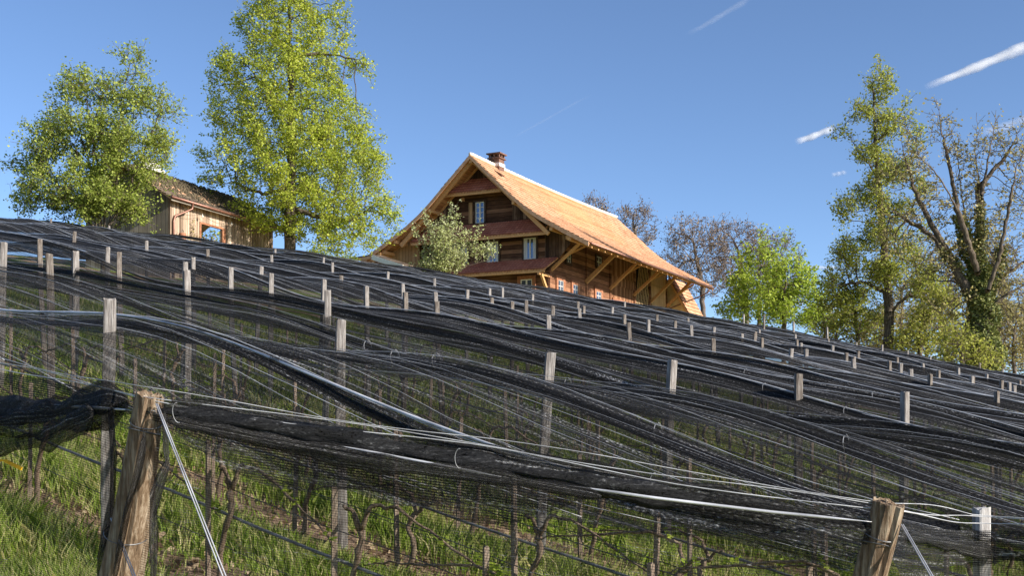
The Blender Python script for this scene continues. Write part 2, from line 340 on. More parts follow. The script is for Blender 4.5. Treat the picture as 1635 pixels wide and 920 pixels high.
for i in range(len(ROWC)-1):
    r0 = drange(ROWC[i]); r1 = drange(ROWC[i+1])
    if not r0 and not r1: break
    if not r0: r0 = r1
    if not r1: r1 = r0
    Lm = max(r0[1]-r0[0], r1[1]-r1[0])
    nd = int(Lm/.22)+2; ns = 44 if i < 8 else 26
    S, T = np.meshgrid(np.linspace(0, 1, ns), np.linspace(0, 1, nd))
    c = ROWC[i]*(1-S) + ROWC[i+1]*S
    d = (r0[0]*(1-S)+r1[0]*S)*(1-T) + (r0[1]*(1-S)+r1[1]*S)*T
    c = c + .03*nA(c*2, d*1.5)
    z = net_z(i, c, d, S); x = CN[0]*c+DN[0]*d; y = CN[1]*c+DN[1]*d
    V = np.stack([x-off.x, y-off.y, z-off.z], -1).reshape(-1, 3)
    I = np.arange(ns*nd).reshape(nd, ns); Fq = np.stack([I[:-1, :-1], I[:-1, 1:], I[1:, 1:], I[1:, :-1]], -1).reshape(-1, 4)
    arc = S*(ROWC[i+1]-ROWC[i])*1.12
    panel = npmesh('net_panel', V, Fq, M['net' if i < 4 else 'netfar'], net, True, np.stack([d, arc+7*i], -1).reshape(-1, 2))
    # gathered net hanging like a roll below the row wire
    dd = np.linspace(r0[0], r0[1], max(8, int((r0[1]-r0[0])/.3))); cc = ROWC[i]
    rr = np.random.default_rng(50+i)
    nk = 9; ph = rr.uniform(0, 6, 4)
    rad = (.024 + .02*np.clip(nA(cc+5, dd*1.6), -1, 1.6))*(.55 if i == 1 else .8 if i < 4 else .7)
    px_, py_ = CN[0]*cc+DN[0]*dd, CN[1]*cc+DN[1]*dd
    pz_ = ground(px_, py_) + wire_h(cc, dd) - .05 - rad*.6
    th = np.linspace(0, 2*np.pi, nk, endpoint=False)
    wob = 1+.25*np.sin(dd[:, None]*3.1+th[None]*2+ph[0])+.15*np.sin(dd[:, None]*7.3-th[None]*3+ph[1])
    ox = np.cos(th)[None]*rad[:, None]*wob*.8; oz = np.sin(th)[None]*rad[:, None]*wob*1.5
    V = np.stack([px_[:, None]+CN[0]*ox-off.x, py_[:, None]+CN[1]*ox-off.y, pz_[:, None]+oz-off.z], -1).reshape(-1, 3)
    I = np.arange(len(dd)*nk).reshape(len(dd), nk)
    Fq = np.stack([I[:-1], np.roll(I[:-1], -1, 1), np.roll(I[1:], -1, 1), I[1:]], -1).reshape(-1, 4)
    if i < 9: npmesh('net_roll', V, Fq, M['bundle'], net, True)
    # tensioned white strings: row wire plus a few between the rows
    for q, s_ in enumerate([0.0, .1, .24, .4, .55, .7, .85, .93][:8 if i < 9 else 6]):
        s_ = min(max(s_ + rr.uniform(-.07, .07), 0), 1) if q else 0.
        a0 = r0[0]*(1-s_)+r1[0]*s_; a1 = r0[1]*(1-s_)+r1[1]*s_
        dd = np.arange(a0, a1, .45); cc = ROWC[i]*(1-s_)+ROWC[i+1]*s_ + rr.uniform(.02, .09)*np.sin(dd*rr.uniform(.25, .5)+rr.uniform(0, 6))*(q > 0)
        x = CN[0]*cc+DN[0]*dd; y = CN[1]*cc+DN[1]*dd
        if q == 0: z = ground(x, y)+wire_h(cc, dd)+.012
        else: z = net_z(i, cc, dd, np.full_like(dd, s_))+.012+.03*np.abs(np.sin(dd*1.25+rr.uniform(0, 6)))
        m = MB(); m.tube([(x[k]-off.x, y[k]-off.y, z[k]-off.z) for k in range(len(dd))], (.0028 if i < 5 else .004+.00025*i)*(1.15 if q == 0 else .62)*rr.uniform(.6, 1.2), 4)
        m.build('string', M['cord' if rr.random() < .6 else 'cordgrey'], panel, True)
        if q == 0 and i < 8:   # a slack second string beside the row wire
            m2 = MB(); ph2 = rr.uniform(0, 6)
            m2.tube([(x[k]-off.x+.03, y[k]-off.y+.03, z[k]-off.z-.05-.05*math.sin(dd[k]*.8+ph2)) for k in range(len(dd))], .0028, 4); m2.build('string', M['cordgrey'], panel, True)
# the broad silvery tubes lying on two rows
for i, lift, rad_ in ((1, .03, .0095), (2, -.1, .006)):
    r0 = drange(ROWC[i]); dd = np.arange(r0[0]+.25, min(r0[1], r0[0]+9.5), .25); cc = ROWC[i]
    x = CN[0]*cc+DN[0]*dd; y = CN[1]*cc+DN[1]*dd; z = ground(x, y)+wire_h(cc, dd)+lift-.05*np.sin(dd*.7)**2
    m = MB(); m.tube([(x[k]-off.x, y[k]-off.y, z[k]-off.z) for k in range(len(dd))], [rad_*min(1, .15+.12*k, .15+.12*(len(dd)-1-k)) for k in range(len(dd))], 8); m.build('edge_tube', M['silver'], net, True)
# far rolled edge along the top of the slope
m = MB(); pts = []
for x in np.arange(-24, 26, .5):
    y = 48.6+.25*math.sin(x*.8); pts.append((x-off.x, y-off.y, g(x, y)+WH+.06+.06*math.sin(x*1.3)-off.z))
m.tube(pts, .06, 6); m.build('rolled_edge', M['bundle'], net, True)
# clips and tie loops
rr = random.Random(3)
for k in range(34):
    i = rr.choice([0, 1, 1, 2, 2, 3, 3, 4, 5, 6]); r0 = drange(ROWC[i]); d = rr.uniform(r0[0]+.3, min(r0[1], r0[0]+9)); c = ROWC[i]
    x, y = P2(c, d); z = g(x, y)+float(wire_h(c, d)); b0 = Vector((x, y, z))-off
    dv = Vector((DN[0], DN[1], .13)).normalized(); m = MB()
    if k % 2:
        for q in range(5): m.tube([b0+dv*(.02*q)+Vector((0, 0, .012*math.cos(a)))+Vector((CN[0], CN[1], 0))*.012*math.sin(a) for a in np.linspace(0, 6.28, 9)], .0035, 4)
        m.build('clip', M['clip'], net)
    else:
        m.tube([b0+Vector((CN[0], CN[1], 0))*.05*math.sin(a)+Vector((0, 0, -.03+.06*math.cos(a))) for a in np.linspace(0, 5.6, 12)], .003, 4)
        m.build('tie_loop', M['cordgrey'], net)

# front cable with the rolled net, and the net curtain hanging from it
cur = empty('hanging_net', (0, 5.7, g(0, 5.7))); tag(cur, 'black net curtain hanging from the front cable between the leaning end posts', 'netting')
off = Vector(cur.location)
CAB = [px(-420, 545, 9.4), px(0, 590, 7.2), px(228, 642, 6.0), px(500, 684, 5.86), px(780, 722, 5.72), px(1060, 772, 5.55), px(1404, 822, 5.42), px(1552, 838, 6.9), px(2100, 868, 6.1)]
def along(pts, n):
    P = np.array([tuple(p) for p in pts]); L = np.r_[0, np.cumsum(np.linalg.norm(np.diff(P, axis=0), axis=1))]
    s = np.linspace(0, L[-1], n); return s, np.stack([np.interp(s, L, P[:, k]) for k in range(3)], -1)
s_, C3 = along(CAB, 420)
sag = .02*np.sin(s_*1.7); C3[:, 2] += sag-.02
nv = 60; T = np.linspace(0, 1, nv)
gz = ground(C3[:, 0], C3[:, 1]) + .06
H = C3[:, 2]-gz
t_ = T[None]*np.ones((420, 1)); S = s_[:, None]*np.ones((1, nv))
foldA = .05*np.sin(S*5.1+1.2*np.sin(S*.9)) + .03*np.sin(S*13.3+t_*3) + .02*np.sin(S*23+t_*5)
gath = .10*np.sin(S*2.2+.6)*np.sin(t_*3.1)
V = np.stack([C3[:, 0][:, None]+.1*foldA*t_, C3[:, 1][:, None]+(foldA+gath)*np.minimum(t_*2.5, 1)+.12*t_, C3[:, 2][:, None]-t_*H[:, None]], -1)
V = (V-np.array(off)).reshape(-1, 3)
I = np.arange(420*nv).reshape(420, nv); Fq = np.stack([I[:-1, :-1], I[1:, :-1], I[1:, 1:], I[:-1, 1:]], -1).reshape(-1, 4)
npmesh('net_curtain', V, Fq, M['curtainnet'], cur, True, np.stack([S, t_*H[:, None]], -1).reshape(-1, 2))
# a short doubled fold of the net under the cable
nv = 14; T2 = np.linspace(0, 1, nv)[None]; dl = (.20+.09*np.sin(s_*2.1)+.06*np.sin(s_*5.3+1))[:, None]
S2 = s_[:, None]*np.ones((1, nv)); t2 = T2*np.ones((420, 1)); fl = .03*np.sin(S2*4.1)+.02*np.sin(S2*11+t2*4)
V = np.stack([C3[:, 0][:, None]+0*S2, C3[:, 1][:, None]-.03+fl*t2, C3[:, 2][:, None]-t2*dl], -1); V = (V-np.array(off)).reshape(-1, 3)
I = np.arange(420*nv).reshape(420, nv); Fq = np.stack([I[:-1, :-1], I[1:, :-1], I[1:, 1:], I[:-1, 1:]], -1).reshape(-1, 4)
npmesh('net_fold', V, Fq, M['tailnet'], cur, True, np.stack([S2, t2*dl], -1).reshape(-1, 2))
# rolled net below the cable
def roll(name, pts3, rad, drop, mat, seed, n=14):
    s, Q = along(pts3, 160); r = np.random.default_rng(seed); a = r.uniform(0, 6, 6)
    th = np.linspace(0, 2*np.pi, n, endpoint=False)[None]; s2 = s[:, None]
    rr_ = rad*(1+.25*np.sin(s*3.9+a[0])+.16*np.sin(s*9.7+a[1])+.1*np.sin(s*23+a[5]))[:, None]
    wob = 1+.18*np.sin(th*3+s2*4+a[2])+.12*np.sin(th*5-s2*9+a[3])+.08*np.sin(th*2+s2*17+a[4])
    e = np.zeros_like(s); e[:8] = np.linspace(1, 0, 8)**2; e[-8:] = np.linspace(0, 1, 8)**2
    rr_ = rr_*(1-.8*e)[:, None]
    X = Q[:, 0:1]+0*th; Y = Q[:, 1:2]+np.cos(th)*rr_*wob*.8; Z = Q[:, 2:3]-drop+np.sin(th)*rr_*wob*1.25
    V = np.stack([X, Y, Z], -1)-np.array(off); I = np.arange(160*n).reshape(160, n)
    Fq = np.stack([I[:-1], np.roll(I[:-1], -1, 1), np.roll(I[1:], -1, 1), I[1:]], -1).reshape(-1, 4)
    return npmesh(name, V.reshape(-1, 3), Fq, mat, cur, True, np.stack([s2+0*th, .25*th+0*s2], -1).reshape(-1, 2))
roll('net_roll', [px(-300, 585, 8.2), px(-60, 655, 7.2), px(70, 652, 6.7), px(200, 628, 6.15)], .05, .02, M['bundle'], 4)
roll('net_roll', [px(-300, 600, 8.1), px(-40, 672, 7.0), px(70, 664, 6.6), px(205, 632, 6.12)], .07, .03, M['tailnet'], 24)
roll('net_roll', [px(252, 652, 5.95), px(500, 690, 5.85), px(780, 738, 5.7), px(1040, 785, 5.55), px(1230, 812, 5.5), px(1392, 838, 5.44)], .034, .01, M['bundle'], 5)
roll('net_roll', [px(258, 650, 5.97), px(480, 684, 5.88), px(760, 728, 5.74), px(1000, 768, 5.6), px(1200, 798, 5.52)], .03, -.01, M['tailnet'], 25)
roll('net_roll', [px(265, 668, 5.9), px(420, 700, 5.85), px(600, 735, 5.75), px(800, 760, 5.6), px(960, 790, 5.5)], .028, .01, M['tailnet'], 15)
roll('net_roll', [px(1452, 850, 5.7), px(1540, 868, 6.6), px(1600, 880, 6.9), px(1900, 930, 6.1)], .025, .02, M['tailnet'], 6)
for pts, rad_ in (([px(-60, 640, 7.3), px(60, 646, 6.8), px(160, 652, 6.2), px(222, 656, 6.02)], .009), ([px(540, 712, 5.80), px(660, 735, 5.72), px(800, 762, 5.62)], .006), ([px(900, 775, 5.56), px(1040, 795, 5.45), px(1230, 818, 5.38), px(1392, 834, 5.34)], .007)):
    m = MB(); _, Q = along(pts, 40); m.tube([Vector(q)-off for q in Q], [rad_*min(1, .2+.12*k, .2+.12*(39-k)) for k in range(40)], 8); m.build('edge_tube', M['silver'], cur, True)
for dz, rad_ in ((.0, .0026), (.022, .0022), (.05, .002)):
    m = MB(); _, Q = along(CAB, 90); m.tube([Vector(q)-off+Vector((0, -.03, .015+dz+.012*math.sin(k*.4+dz*90))) for k, q in enumerate(Q)], rad_, 5); m.build('cable', M['cord'], cur, True)
for u, v in ((290, 660), (735, 732), (1042, 770), (1130, 790)):
    m = MB(); b0 = px(u, v, 5.62)-off; m.tube([b0+Vector((.022*math.cos(a), -.07-.02*math.sin(a), .045*math.sin(a))) for a in np.linspace(1.4, 4.9, 12)], .0018, 5); m.build('tie_loop', M['cordgrey'], cur)
m = MB(); b0 = px(8, 736, 6.7)-off
m.tube([b0+Vector((-.12, 0, .01)), b0, b0+Vector((.03, -.01, -.01))], .006, 5); m.beam(b0, b0+Vector((.10, -.02, -.045)), .01, .018); m.build('yellow_tie', M['yellow'], cur)
# the loose tail of net gathered round the left end post
roll('net_tail', [px(262, 668, 5.92), px(268, 740, 5.9), px(244, 800, 5.85), px(246, 900, 5.85), px(238, 1020, 5.9)], .055, 0, M['tailnet'], 9)
roll('net_tail', [px(176, 655, 6.1), px(182, 740, 6.12), px(178, 820, 6.15), px(160, 900, 6.2), px(150, 1050, 6.25)], .05, 0, M['tailnet'], 10)
roll('net_tail', [px(232, 700, 5.87), px(212, 780, 5.9), px(196, 850, 5.95), px(180, 940, 6.0)], .038, 0, M['tailnet'], 11)
roll('net_roll', [px(-200, 690, 7.6), px(-20, 712, 7.0), px(70, 695, 6.6), px(150, 655, 6.15)], .05, .02, M['tailnet'], 14)

# ------------------------------------------------------------------ end posts, leaning, round
def endpost(label, top, base, r0, r1, seed):
    e = empty('end_post', base); tag(e, label, 'post', 'leaning end posts')
    top = Vector(top)-Vector(base); base0 = Vector((0, 0, -.3)); d = (top-base0); r = random.Random(seed)
    n = 28; m = MB(); rings = 16; a0 = d.normalized(); s1 = a0.cross(Vector((0, 1, 0))).normalized(); s2 = s1.cross(a0).normalized()
    ph = [r.uniform(0, 6) for _ in range(6)]; vs = []
    for i in range(rings):
        t = i/(rings-1); c = base0 + d*t + s1*.012*math.sin(t*6+ph[0])
        rad = r1 + (r0-r1)*(1-t)
        for k in range(n):
            a = 2*math.pi*k/n
            rr = rad*(1+.05*math.sin(3*a+ph[1]+t*2)+.03*math.sin(7*a+ph[2]+t*3) + .015*math.sin(a*11+t*9)+ r.uniform(-.012, .012))
            if abs((a-4.4)) < .12: rr *= .86 - .06*t        # drying crack
            if abs((a-5.4)) < .1: rr *= .93
            zoff = 0 if i < rings-1 else r.uniform(-.012, .012)
            vs.append(c + s1*rr*math.cos(a) + s2*rr*math.sin(a) + a0*zoff)
    fs = [(i*n+k, i*n+(k+1) % n, (i+1)*n+(k+1) % n, (i+1)*n+k) for i in range(rings-1) for k in range(n)]
    c = base0+d-a0*.004; base_i = len(vs)
    for q, fr in enumerate((.75, .4)):
        for k in range(n):
            a = 2*math.pi*k/n; vs.append(c+(s1*math.cos(a)+s2*math.sin(a))*r1*fr+a0*r.uniform(-.008, .008))
    vs.append(c); top_i = (rings-1)*n
    fs += [(top_i+k, top_i+(k+1) % n, base_i+(k+1) % n, base_i+k) for k in range(n)]
    fs += [(base_i+k, base_i+(k+1) % n, base_i+n+(k+1) % n, base_i+n+k) for k in range(n)]
    fs += [(base_i+n+k, base_i+n+(k+1) % n, base_i+2*n) for k in range(n)]
    m.add(vs, fs); m.build('post_body', M['endpost'], e, False)
    for tt, wob in ((.93, .02), (.905, -.015), (.62, .02)):
        m = MB(); c = base0+d*tt; rr = (r1+(r0-r1)*(1-tt))*1.09
        m.tube([c+(s1*math.cos(a)+s2*math.sin(a))*rr+a0*wob*math.sin(a) for a in np.linspace(0, 6.28, 25)], .003, 4)
        m.build('wire_wrap', M['wire'], e)
    return e
A_t = px(241, 632, 6.0); A_b = Vector((-2.22, 6.35, g(-2.22, 6.35)))
B_t = px(1417, 803, 5.4); B_b = Vector((1.22, 5.66, g(1.22, 5.66)))
endpost('thick round weathered end post leaning right, wound with net, left foreground', A_t, A_b, .155, .066, 1)
endpost('thick round cracked brown end post leaning right, cut off by the bottom edge', B_t, B_b, .085, .07, 2)
def guy(label, p, q, seed):
    e = empty('guy_wire', q); tag(e, label, 'wire', 'guy wires of the end posts'); m = MB()
    for k in (-1, 1): m.tube([Vector(p)-Vector(q)+Vector((k*.004, 0, 0)), Vector((k*.012, 0, 0))], .0035, 5)
    m.build('strand', M['cord'], e, True)
q = (-.65, 4.8); guy('white double guy wire running down from the left end post', px(250, 645, 5.93), (q[0], q[1], g(*q)), 1)
q = (2.56, 4.2); guy('white double guy wire running down from the right end post', px(1440, 838, 5.35), (q[0], q[1], g(*q)), 2)
q = (-1.25, 5.3); guy('thin grey guy wire crossing low behind the left end post', px(178, 828, 6.1), (q[0], q[1], g(*q)), 3)

# ------------------------------------------------------------------ square posts poking through the net
POSTS = [(7,387),(64,383),(119,370),(81,350),(78,406),(121,402),(173,395),(191,403),(234,385),(173,478),(295,419),(298,433),(309,412),(332,399),(368,428),(417,425),(174,361),
(439,398),(434,408),(434,437),(517,411),(530,420),(544,440),(517,446),(524,464),(585,458),(545,512),(619,434),(642,454),(647,467),(694,445),(696,467),(698,482),(746,463),(781,461),(784,476),(801,460),(819,482),
(851,470),(840,480),(882,489),(875,504),(923,482),(925,493),(932,489),(880,563),(978,491),(997,482),(997,503),(1004,516),(1036,511),(1049,503),(1077,575),(1077,513),(1099,508),(1103,520),(1141,523),(1139,541),(1185,533),(1186,502),
(1204,533),(1206,530),(1214,526),(1217,540),(1220,503),(1267,514),(1269,534),(1270,543),(1279,548),(1289,558),(1265,557),(1274,598),(1319,523),(1322,541),(1330,552),(1368,547),(1351,564),(1371,561),(1365,570),(1362,574),(1408,551),(1421,577),(1432,571),(1438,581),(1449,560),(1453,590),(1449,626),(1473,581),(1486,598),(1496,592),(1485,569),(1529,588),(1551,601),(1555,601),(1565,580),(1577,598),(1598,608),(1600,590),(1610,611),(1620,616),(1627,608),(1594,625),(1565,812)]
NEARLAB = {(173,478): 'square grey post with split top, tallest at the left behind the leaning end post',
 (545,512): 'large square grey post left of centre, dark shaft showing through the net',
 (880,563): 'slightly tilted grey post in the middle, below the farmhouse side wall',
 (1077,575): 'upright grey post with bolt holes, large one right of centre',
 (1274,598): 'grey post with a bright right edge, below the bright green tree',
 (1449,626): 'grey post below the tall tree, large one above the right end post',
 (1594,625): 'grey post standing closest to the right edge above the corner post',
 (1565,812): 'peeling whitish square post in the bottom right corner',
 (78,406): 'tall square grey post at the far left above the first row',
 (298,433): 'grey post with a second post top right behind it, below the shed',
 (524,464): 'square grey post above the front left-centre post',
 (698,482): 'slim grey post below the pale bush in front of the farmhouse'}
MARKS = [(0, 'left edge'), (130, 'hazel'), (240, 'shed'), (420, 'linden trunk'), (560, 'porch roof'), (660, 'pale bush'), (770, 'farmhouse front'), (900, 'farmhouse side wall'), (1120, 'budding trees'), (1180, 'bright green tree'), (1310, 'tall tree'), (1480, 'ivy-covered tree')]
ORD = ['topmost', 'second', 'third', 'fourth', 'fifth', 'sixth', 'seventh', 'eighth', 'ninth', 'tenth', 'eleventh', 'twelfth', 'thirteenth', 'fourteenth', 'fifteenth', 'sixteenth', 'seventeenth', 'eighteenth', 'nineteenth', 'twentieth']
def mark(u):
    r = None
    for a, n_ in MARKS:
        if u >= a: r = n_
    return r
rest = {}
for p in POSTS:
    if p not in NEARLAB: rest.setdefault(mark(p[0]), []).append(p)
for k in rest: rest[k].sort(key=lambda p: p[1])
def solveY(u, v):
    Y = 10.
    for it in range(120):
        X = (u-817.5)/F*Y; den = (700-v)/F-(.144-.16*(u-817.5)/F)
        Yn = (-.69-.0013*X*X)/den if den < 0 else 999
        Y = .5*Y+.5*min(Yn, 90)
    return Y
def postmesh(seed, hw, h):
    r = random.Random(seed); m = MB(); n = 12; vs = []; L = 9
    for i in range(L):
        t = i/(L-1)
        for k in range(n):
            a = 2*math.pi*k/n+.26; ex = 5.; cx = math.copysign(abs(math.cos(a))**(2/ex), math.cos(a)); cy = math.copysign(abs(math.sin(a))**(2/ex), math.sin(a))
            j = 1+r.uniform(-.04, .04)
            if k in (8, 9) and seed % 2: j *= .93
            vs.append((cx*hw*j+.01*math.sin(t*5+seed), cy*hw*j, -.25+(h+.25)*t + (r.uniform(-.018, .01) if i == L-1 else 0)))
    for k in range(n):
        x, y, z = vs[(L-1)*n+k]; vs.append((x*.6, y*.6, h+.004))
    fs = [(i*n+k, i*n+(k+1) % n, (i+1)*n+(k+1) % n, (i+1)*n+k) for i in range(L) for k in range(n)]
    fs.append(tuple(range(L*n, L*n+n))); m.add(vs, fs); return m
for q, (u, v) in enumerate(POSTS):
    Y = min(solveY(u, v), 47.6)
    if (u, v) == (1565, 812): Y = 7.0
    top = px(u, v, Y); gx = g(top.x, Y)
    e = postmesh(q, .041 if Y < 16 else .035, top.z-gx).build('vineyard_post', M['postpale' if (u, v) == (1565, 812) else 'postdark' if random.Random(q*7).random() < .35 else 'post']); e.location = (top.x, Y, gx)
    r = random.Random(q); lean = {(880, 563): .06, (545, 512): .0}.get((u, v), r.uniform(-.045, .05))
    h = top.z-gx; e.rotation_euler = (r.uniform(-.01, .01), lean, .35+r.uniform(-.25, .25)); e.location.x -= lean*h
    if (u, v) in NEARLAB: lab = NEARLAB[(u, v)]
    else:
        k = mark(u); i = rest[k].index((u, v)); lab = 'small grey post top %s the %s, %s from the top' % ('at' if k == 'left edge' else 'below', k, ORD[i] if i else 'first')
    tag(e, lab, 'post', 'posts poking through the net')

# ------------------------------------------------------------------ trellis rows, stakes, vines (near rows)
def jitter_tube(m, pts, rads, amp, r, n=6, sub=4):
    P = []; Q = []
    for i in range(len(pts)-1):
        a = Vector(pts[i]); b = Vector(pts[i+1])
        for k in range(sub):
            t = k/sub; P.append(a.lerp(b, t)+Vector((r.uniform(-amp, amp), r.uniform(-amp, amp), r.uniform(-amp, amp)))); Q.append((rads[i]*(1-t)+rads[i+1]*t)*r.uniform(.8, 1.25))
    P.append(Vector(pts[-1])); Q.append(rads[-1]); m.tube(P, Q, n)
def leafcloud(C, size, rng, squash=.55):
    """rhombic leaves, one quad each: C (n,3) centres"""
    n = len(C); a = rng.normal(size=(n, 3)); a[:, 2] *= squash; a /= np.linalg.norm(a, axis=1)[:, None]
    b = rng.normal(size=(n, 3)); b -= (b*a).sum(1)[:, None]*a; b /= np.linalg.norm(b, axis=1)[:, None]
    s = (size*rng.uniform(.5, 1.55, n))[:, None]
    nrm = np.cross(a, b)
    V = np.stack([C-a*s*.5, C+b*s*.36+nrm*s*.12-a*s*.05, C+a*s*.55, C-b*s*.36+nrm*s*.12-a*s*.05], 1).reshape(-1, 3)
    return V, np.arange(4*n).reshape(n, 4)
vproto = []
for sd in range(6):
    r = random.Random(100+sd); e = []
    m = MB(); hk = r.uniform(.55, .8); k = r.choice([-1, 1])
    jitter_tube(m, [(0, 0, -.1), (r.uniform(-.05, .05), r.uniform(-.05, .05), .3), (k*.05, .03, hk*.8), (k*.02, 0, hk)], [.028, .021, .019, .026], .014, r, 7)
    mc = MB(); dz = .0
    up = [(0, 0, hk), (k*.08, 0, hk+.16), (k*.3, .02, hk+.2), (k*.62, .0, hk+.09), (k*1.0, 0, hk+.0), (k*1.2, .02, hk-.08)]
    jitter_tube(mc, up, [.018, .013, .010, .009, .007, .004], .011, r, 5)
    jitter_tube(mc, [(0, 0, hk), (-k*.06, .02, hk+.1), (-k*.13, .03, hk+.12)], [.02, .014, .008], .008, r, 5)
    rng = np.random.default_rng(sd); Cc = np.array([Vector(up[j]).lerp(Vector(up[j+1]), rng.uniform()) for j in rng.integers(1, 5, 5)]) + np.array([0, 0, .03])
    Cl = (Cc[:, None]+rng.normal(0, .016, (5, 7, 3))).reshape(-1, 3); LV, LF = leafcloud(Cl, .035, rng)
    vproto.append((m, mc, (LV, LF)))
vmesh = [None]*6
slope_row = math.atan(float(-.16*DN[0]+.144*DN[1]))
rowdir = math.atan2(DN[1], DN[0])
vn = 0; vine_list = []
smesh = None
for i in range(0, 9):
    c = ROWC[i]; r0 = drange(c)
    if not r0: continue
    e = empty('vine_trellis', (*P2(c, r0[0]), g(*P2(c, r0[0])))); off = Vector(e.location)
    tag(e, '%s trellis row of dark wires and a grey pipe, counted from the front' % ['first', 'second', 'third', 'fourth', 'fifth', 'sixth', 'seventh', 'eighth', 'ninth'][i], 'trellis', 'trellis rows under the net')
    dd = np.arange(r0[0]-.3, min(r0[1], r0[0]+14), .5)
    for nm, hh, rad_, mt in (('irrigation_pipe', .62, .011, 'pipe'), ('wire', .98, .0028, 'wire'), ('wire', 1.22, .0028, 'wire'), ('wire', .4, .0025, 'wire'), ('wire', .80, .003, 'wire')):
        m = MB(); m.tube([Vector((*P2(c, d), g(*P2(c, d))+hh-.015*math.sin(d*1.3)**2))-off for d in dd], rad_, 6); m.build(nm, M[mt], e, True)
    rr = random.Random(900+i); d = r0[0]+.35+rr.uniform(0, .5); k = 0
    while d < min(r0[1], r0[0]+13.5):
        x, y = P2(c, d)
        if abs(x) < .44*y+.3 and y < 20 and rr.random() < .97: vine_list.append((i, d+rr.uniform(-.08, .08), x, y))
        d += rr.uniform(1.05, 1.3)
rr = random.Random(5); cnt = {}
rowtot = {}
for (i, d, x, y) in vine_list: rowtot[i] = rowtot.get(i, 0)+1
order = sorted(vine_list, key=lambda t_: (t_[0], t_[2]))
for (i, d, x, y) in order:
    cnt[i] = cnt.get(i, 0)+1; vi = rr.randrange(6)
    rown = ['first', 'second', 'third', 'fourth', 'fifth', 'sixth', 'seventh', 'eighth', 'ninth'][i]; nth = ORD[cnt[i]-1] if cnt[i] > 1 else 'first'
    r = empty('grapevine', (x, y, g(x, y)), rowdir+rr.uniform(-.08, .08))
    tag(r, 'gnarled bare vine under the net, %s from the left in the %s row' % (nth, rown), 'vine', 'grapevines in rows under the net')
    r.rotation_euler = (0, -slope_row*.9, r.rotation_euler.z); s = rr.uniform(.85, 1.15); r.scale = (1, 1, s)
    if vmesh[vi] is None:
        m, mc, (LV, LF) = vproto[vi]
        vmesh[vi] = [m.build('stem', M['bark'], r, True), mc.build('cane', M['bark'], r, True), npmesh('shoot_leaves', LV, LF, M['l_bright'], r)]
    else:
        for o in vmesh[vi]:
            q = o.copy(); COL.objects.link(q); q.parent = r
    h = rr.uniform(1.0, 1.35) if i else rr.uniform(.8, 1.1)
    m = MB(); wd = rr.uniform(.026, .034); m.prism([(-wd/2, -.2), (wd/2, -.2), (wd/2, h), (0, h+.01), (-wd/2, h)], 'y', -wd/2, wd/2)
    dd_ = d+rr.uniform(.03, .08); sx_, sy_ = P2(ROWC[i]-.04, dd_)
    o = m.build('vine_stake', M['stake']); o.location = (sx_, sy_, g(sx_, sy_)); o.rotation_euler = (rr.uniform(-.03, .03), rr.uniform(-.03, .04), .5+rr.uniform(-.2, .2))
    tag(o, 'thin brown wooden stake under the net, %s from the left in the %s row' % (nth, rown), 'stake', 'thin stakes in the vine rows')

# ------------------------------------------------------------------ grass
n = 330000
gy = 5.2+ (34-5.2)*RNG.uniform(0, 1, n)**1.35; gx = (RNG.uniform(-1, 1, n))*(.46*gy+.5)
cval = gx*CN[0]+gy*CN[1]
rowphase = np.abs(((cval-3.3+.92)/1.84) % 1-.5)      # 0 under the vines, .5 between
pat = .5+.5*np.sin(gx*1.7+np.sin(gy*1.3)*2)*np.sin(gy*2.1+gx*.6)
keep = RNG.uniform(0, 1, n) < np.clip((rowphase-.03)*4, .16, 1)*(.45+.55*pat)
gx, gy, pat, rowphase = gx[keep], gy[keep], pat[keep], rowphase[keep]; n = len(gx)
gz = ground(gx, gy); hgt = (.09+.22*pat*RNG.uniform(.4, 1.2, n))*np.clip(.5+rowphase*1.6, .5, 1.1); wd = .0022+.0004*gy
an = RNG.uniform(0, 6.28, n); ln = RNG.normal(0, .35, (n, 2))*hgt[:, None]
b0 = np.stack([gx, gy, gz], -1); sd = np.stack([np.cos(an)*wd, np.sin(an)*wd, 0*an], -1)
mid = b0+np.stack([ln[:, 0]*.35, ln[:, 1]*.35, hgt*.6], -1); tip = b0+np.stack([ln[:, 0], ln[:, 1], hgt], -1)
V = np.stack([b0-sd, b0+sd, mid+sd*.7, tip, mid-sd*.7], 1).reshape(-1, 3)
o = npmesh('grass', V, np.arange(5*n).reshape(n, 5), M['grass']); tag(o, 'bright green spring grass growing between the vine rows under the net', 'grass', kind='stuff')

rng = np.random.default_rng(77); n = 26000
ly = 5.4+18*rng.uniform(0, 1, n)**1.3; lx = rng.uniform(-1, 1, n)*(.46*ly+.4); cv = lx*CN[0]+ly*CN[1]; ph = np.abs(((cv-3.3+.92)/1.84) % 1-.5)
kp = rng.uniform(0, 1, n) < np.clip(1.1-ph*2.6, .05, 1); lx, ly = lx[kp], ly[kp]
LV, LF = leafcloud(np.stack([lx, ly, ground(lx, ly)+.015+rng.uniform(0, .03, len(lx))], -1), .055, rng, 1.)
M['litter'] = leafmat('dead_leaf_litter', (.12,.075,.045), (.32,.22,.13), (.56,.43,.27), .15)
o = npmesh('leaf_litter', LV, LF, M['litter']); tag(o, 'tan dead leaves and mown grass lying along the bare strips under the vines', 'leaf litter', kind='stuff')
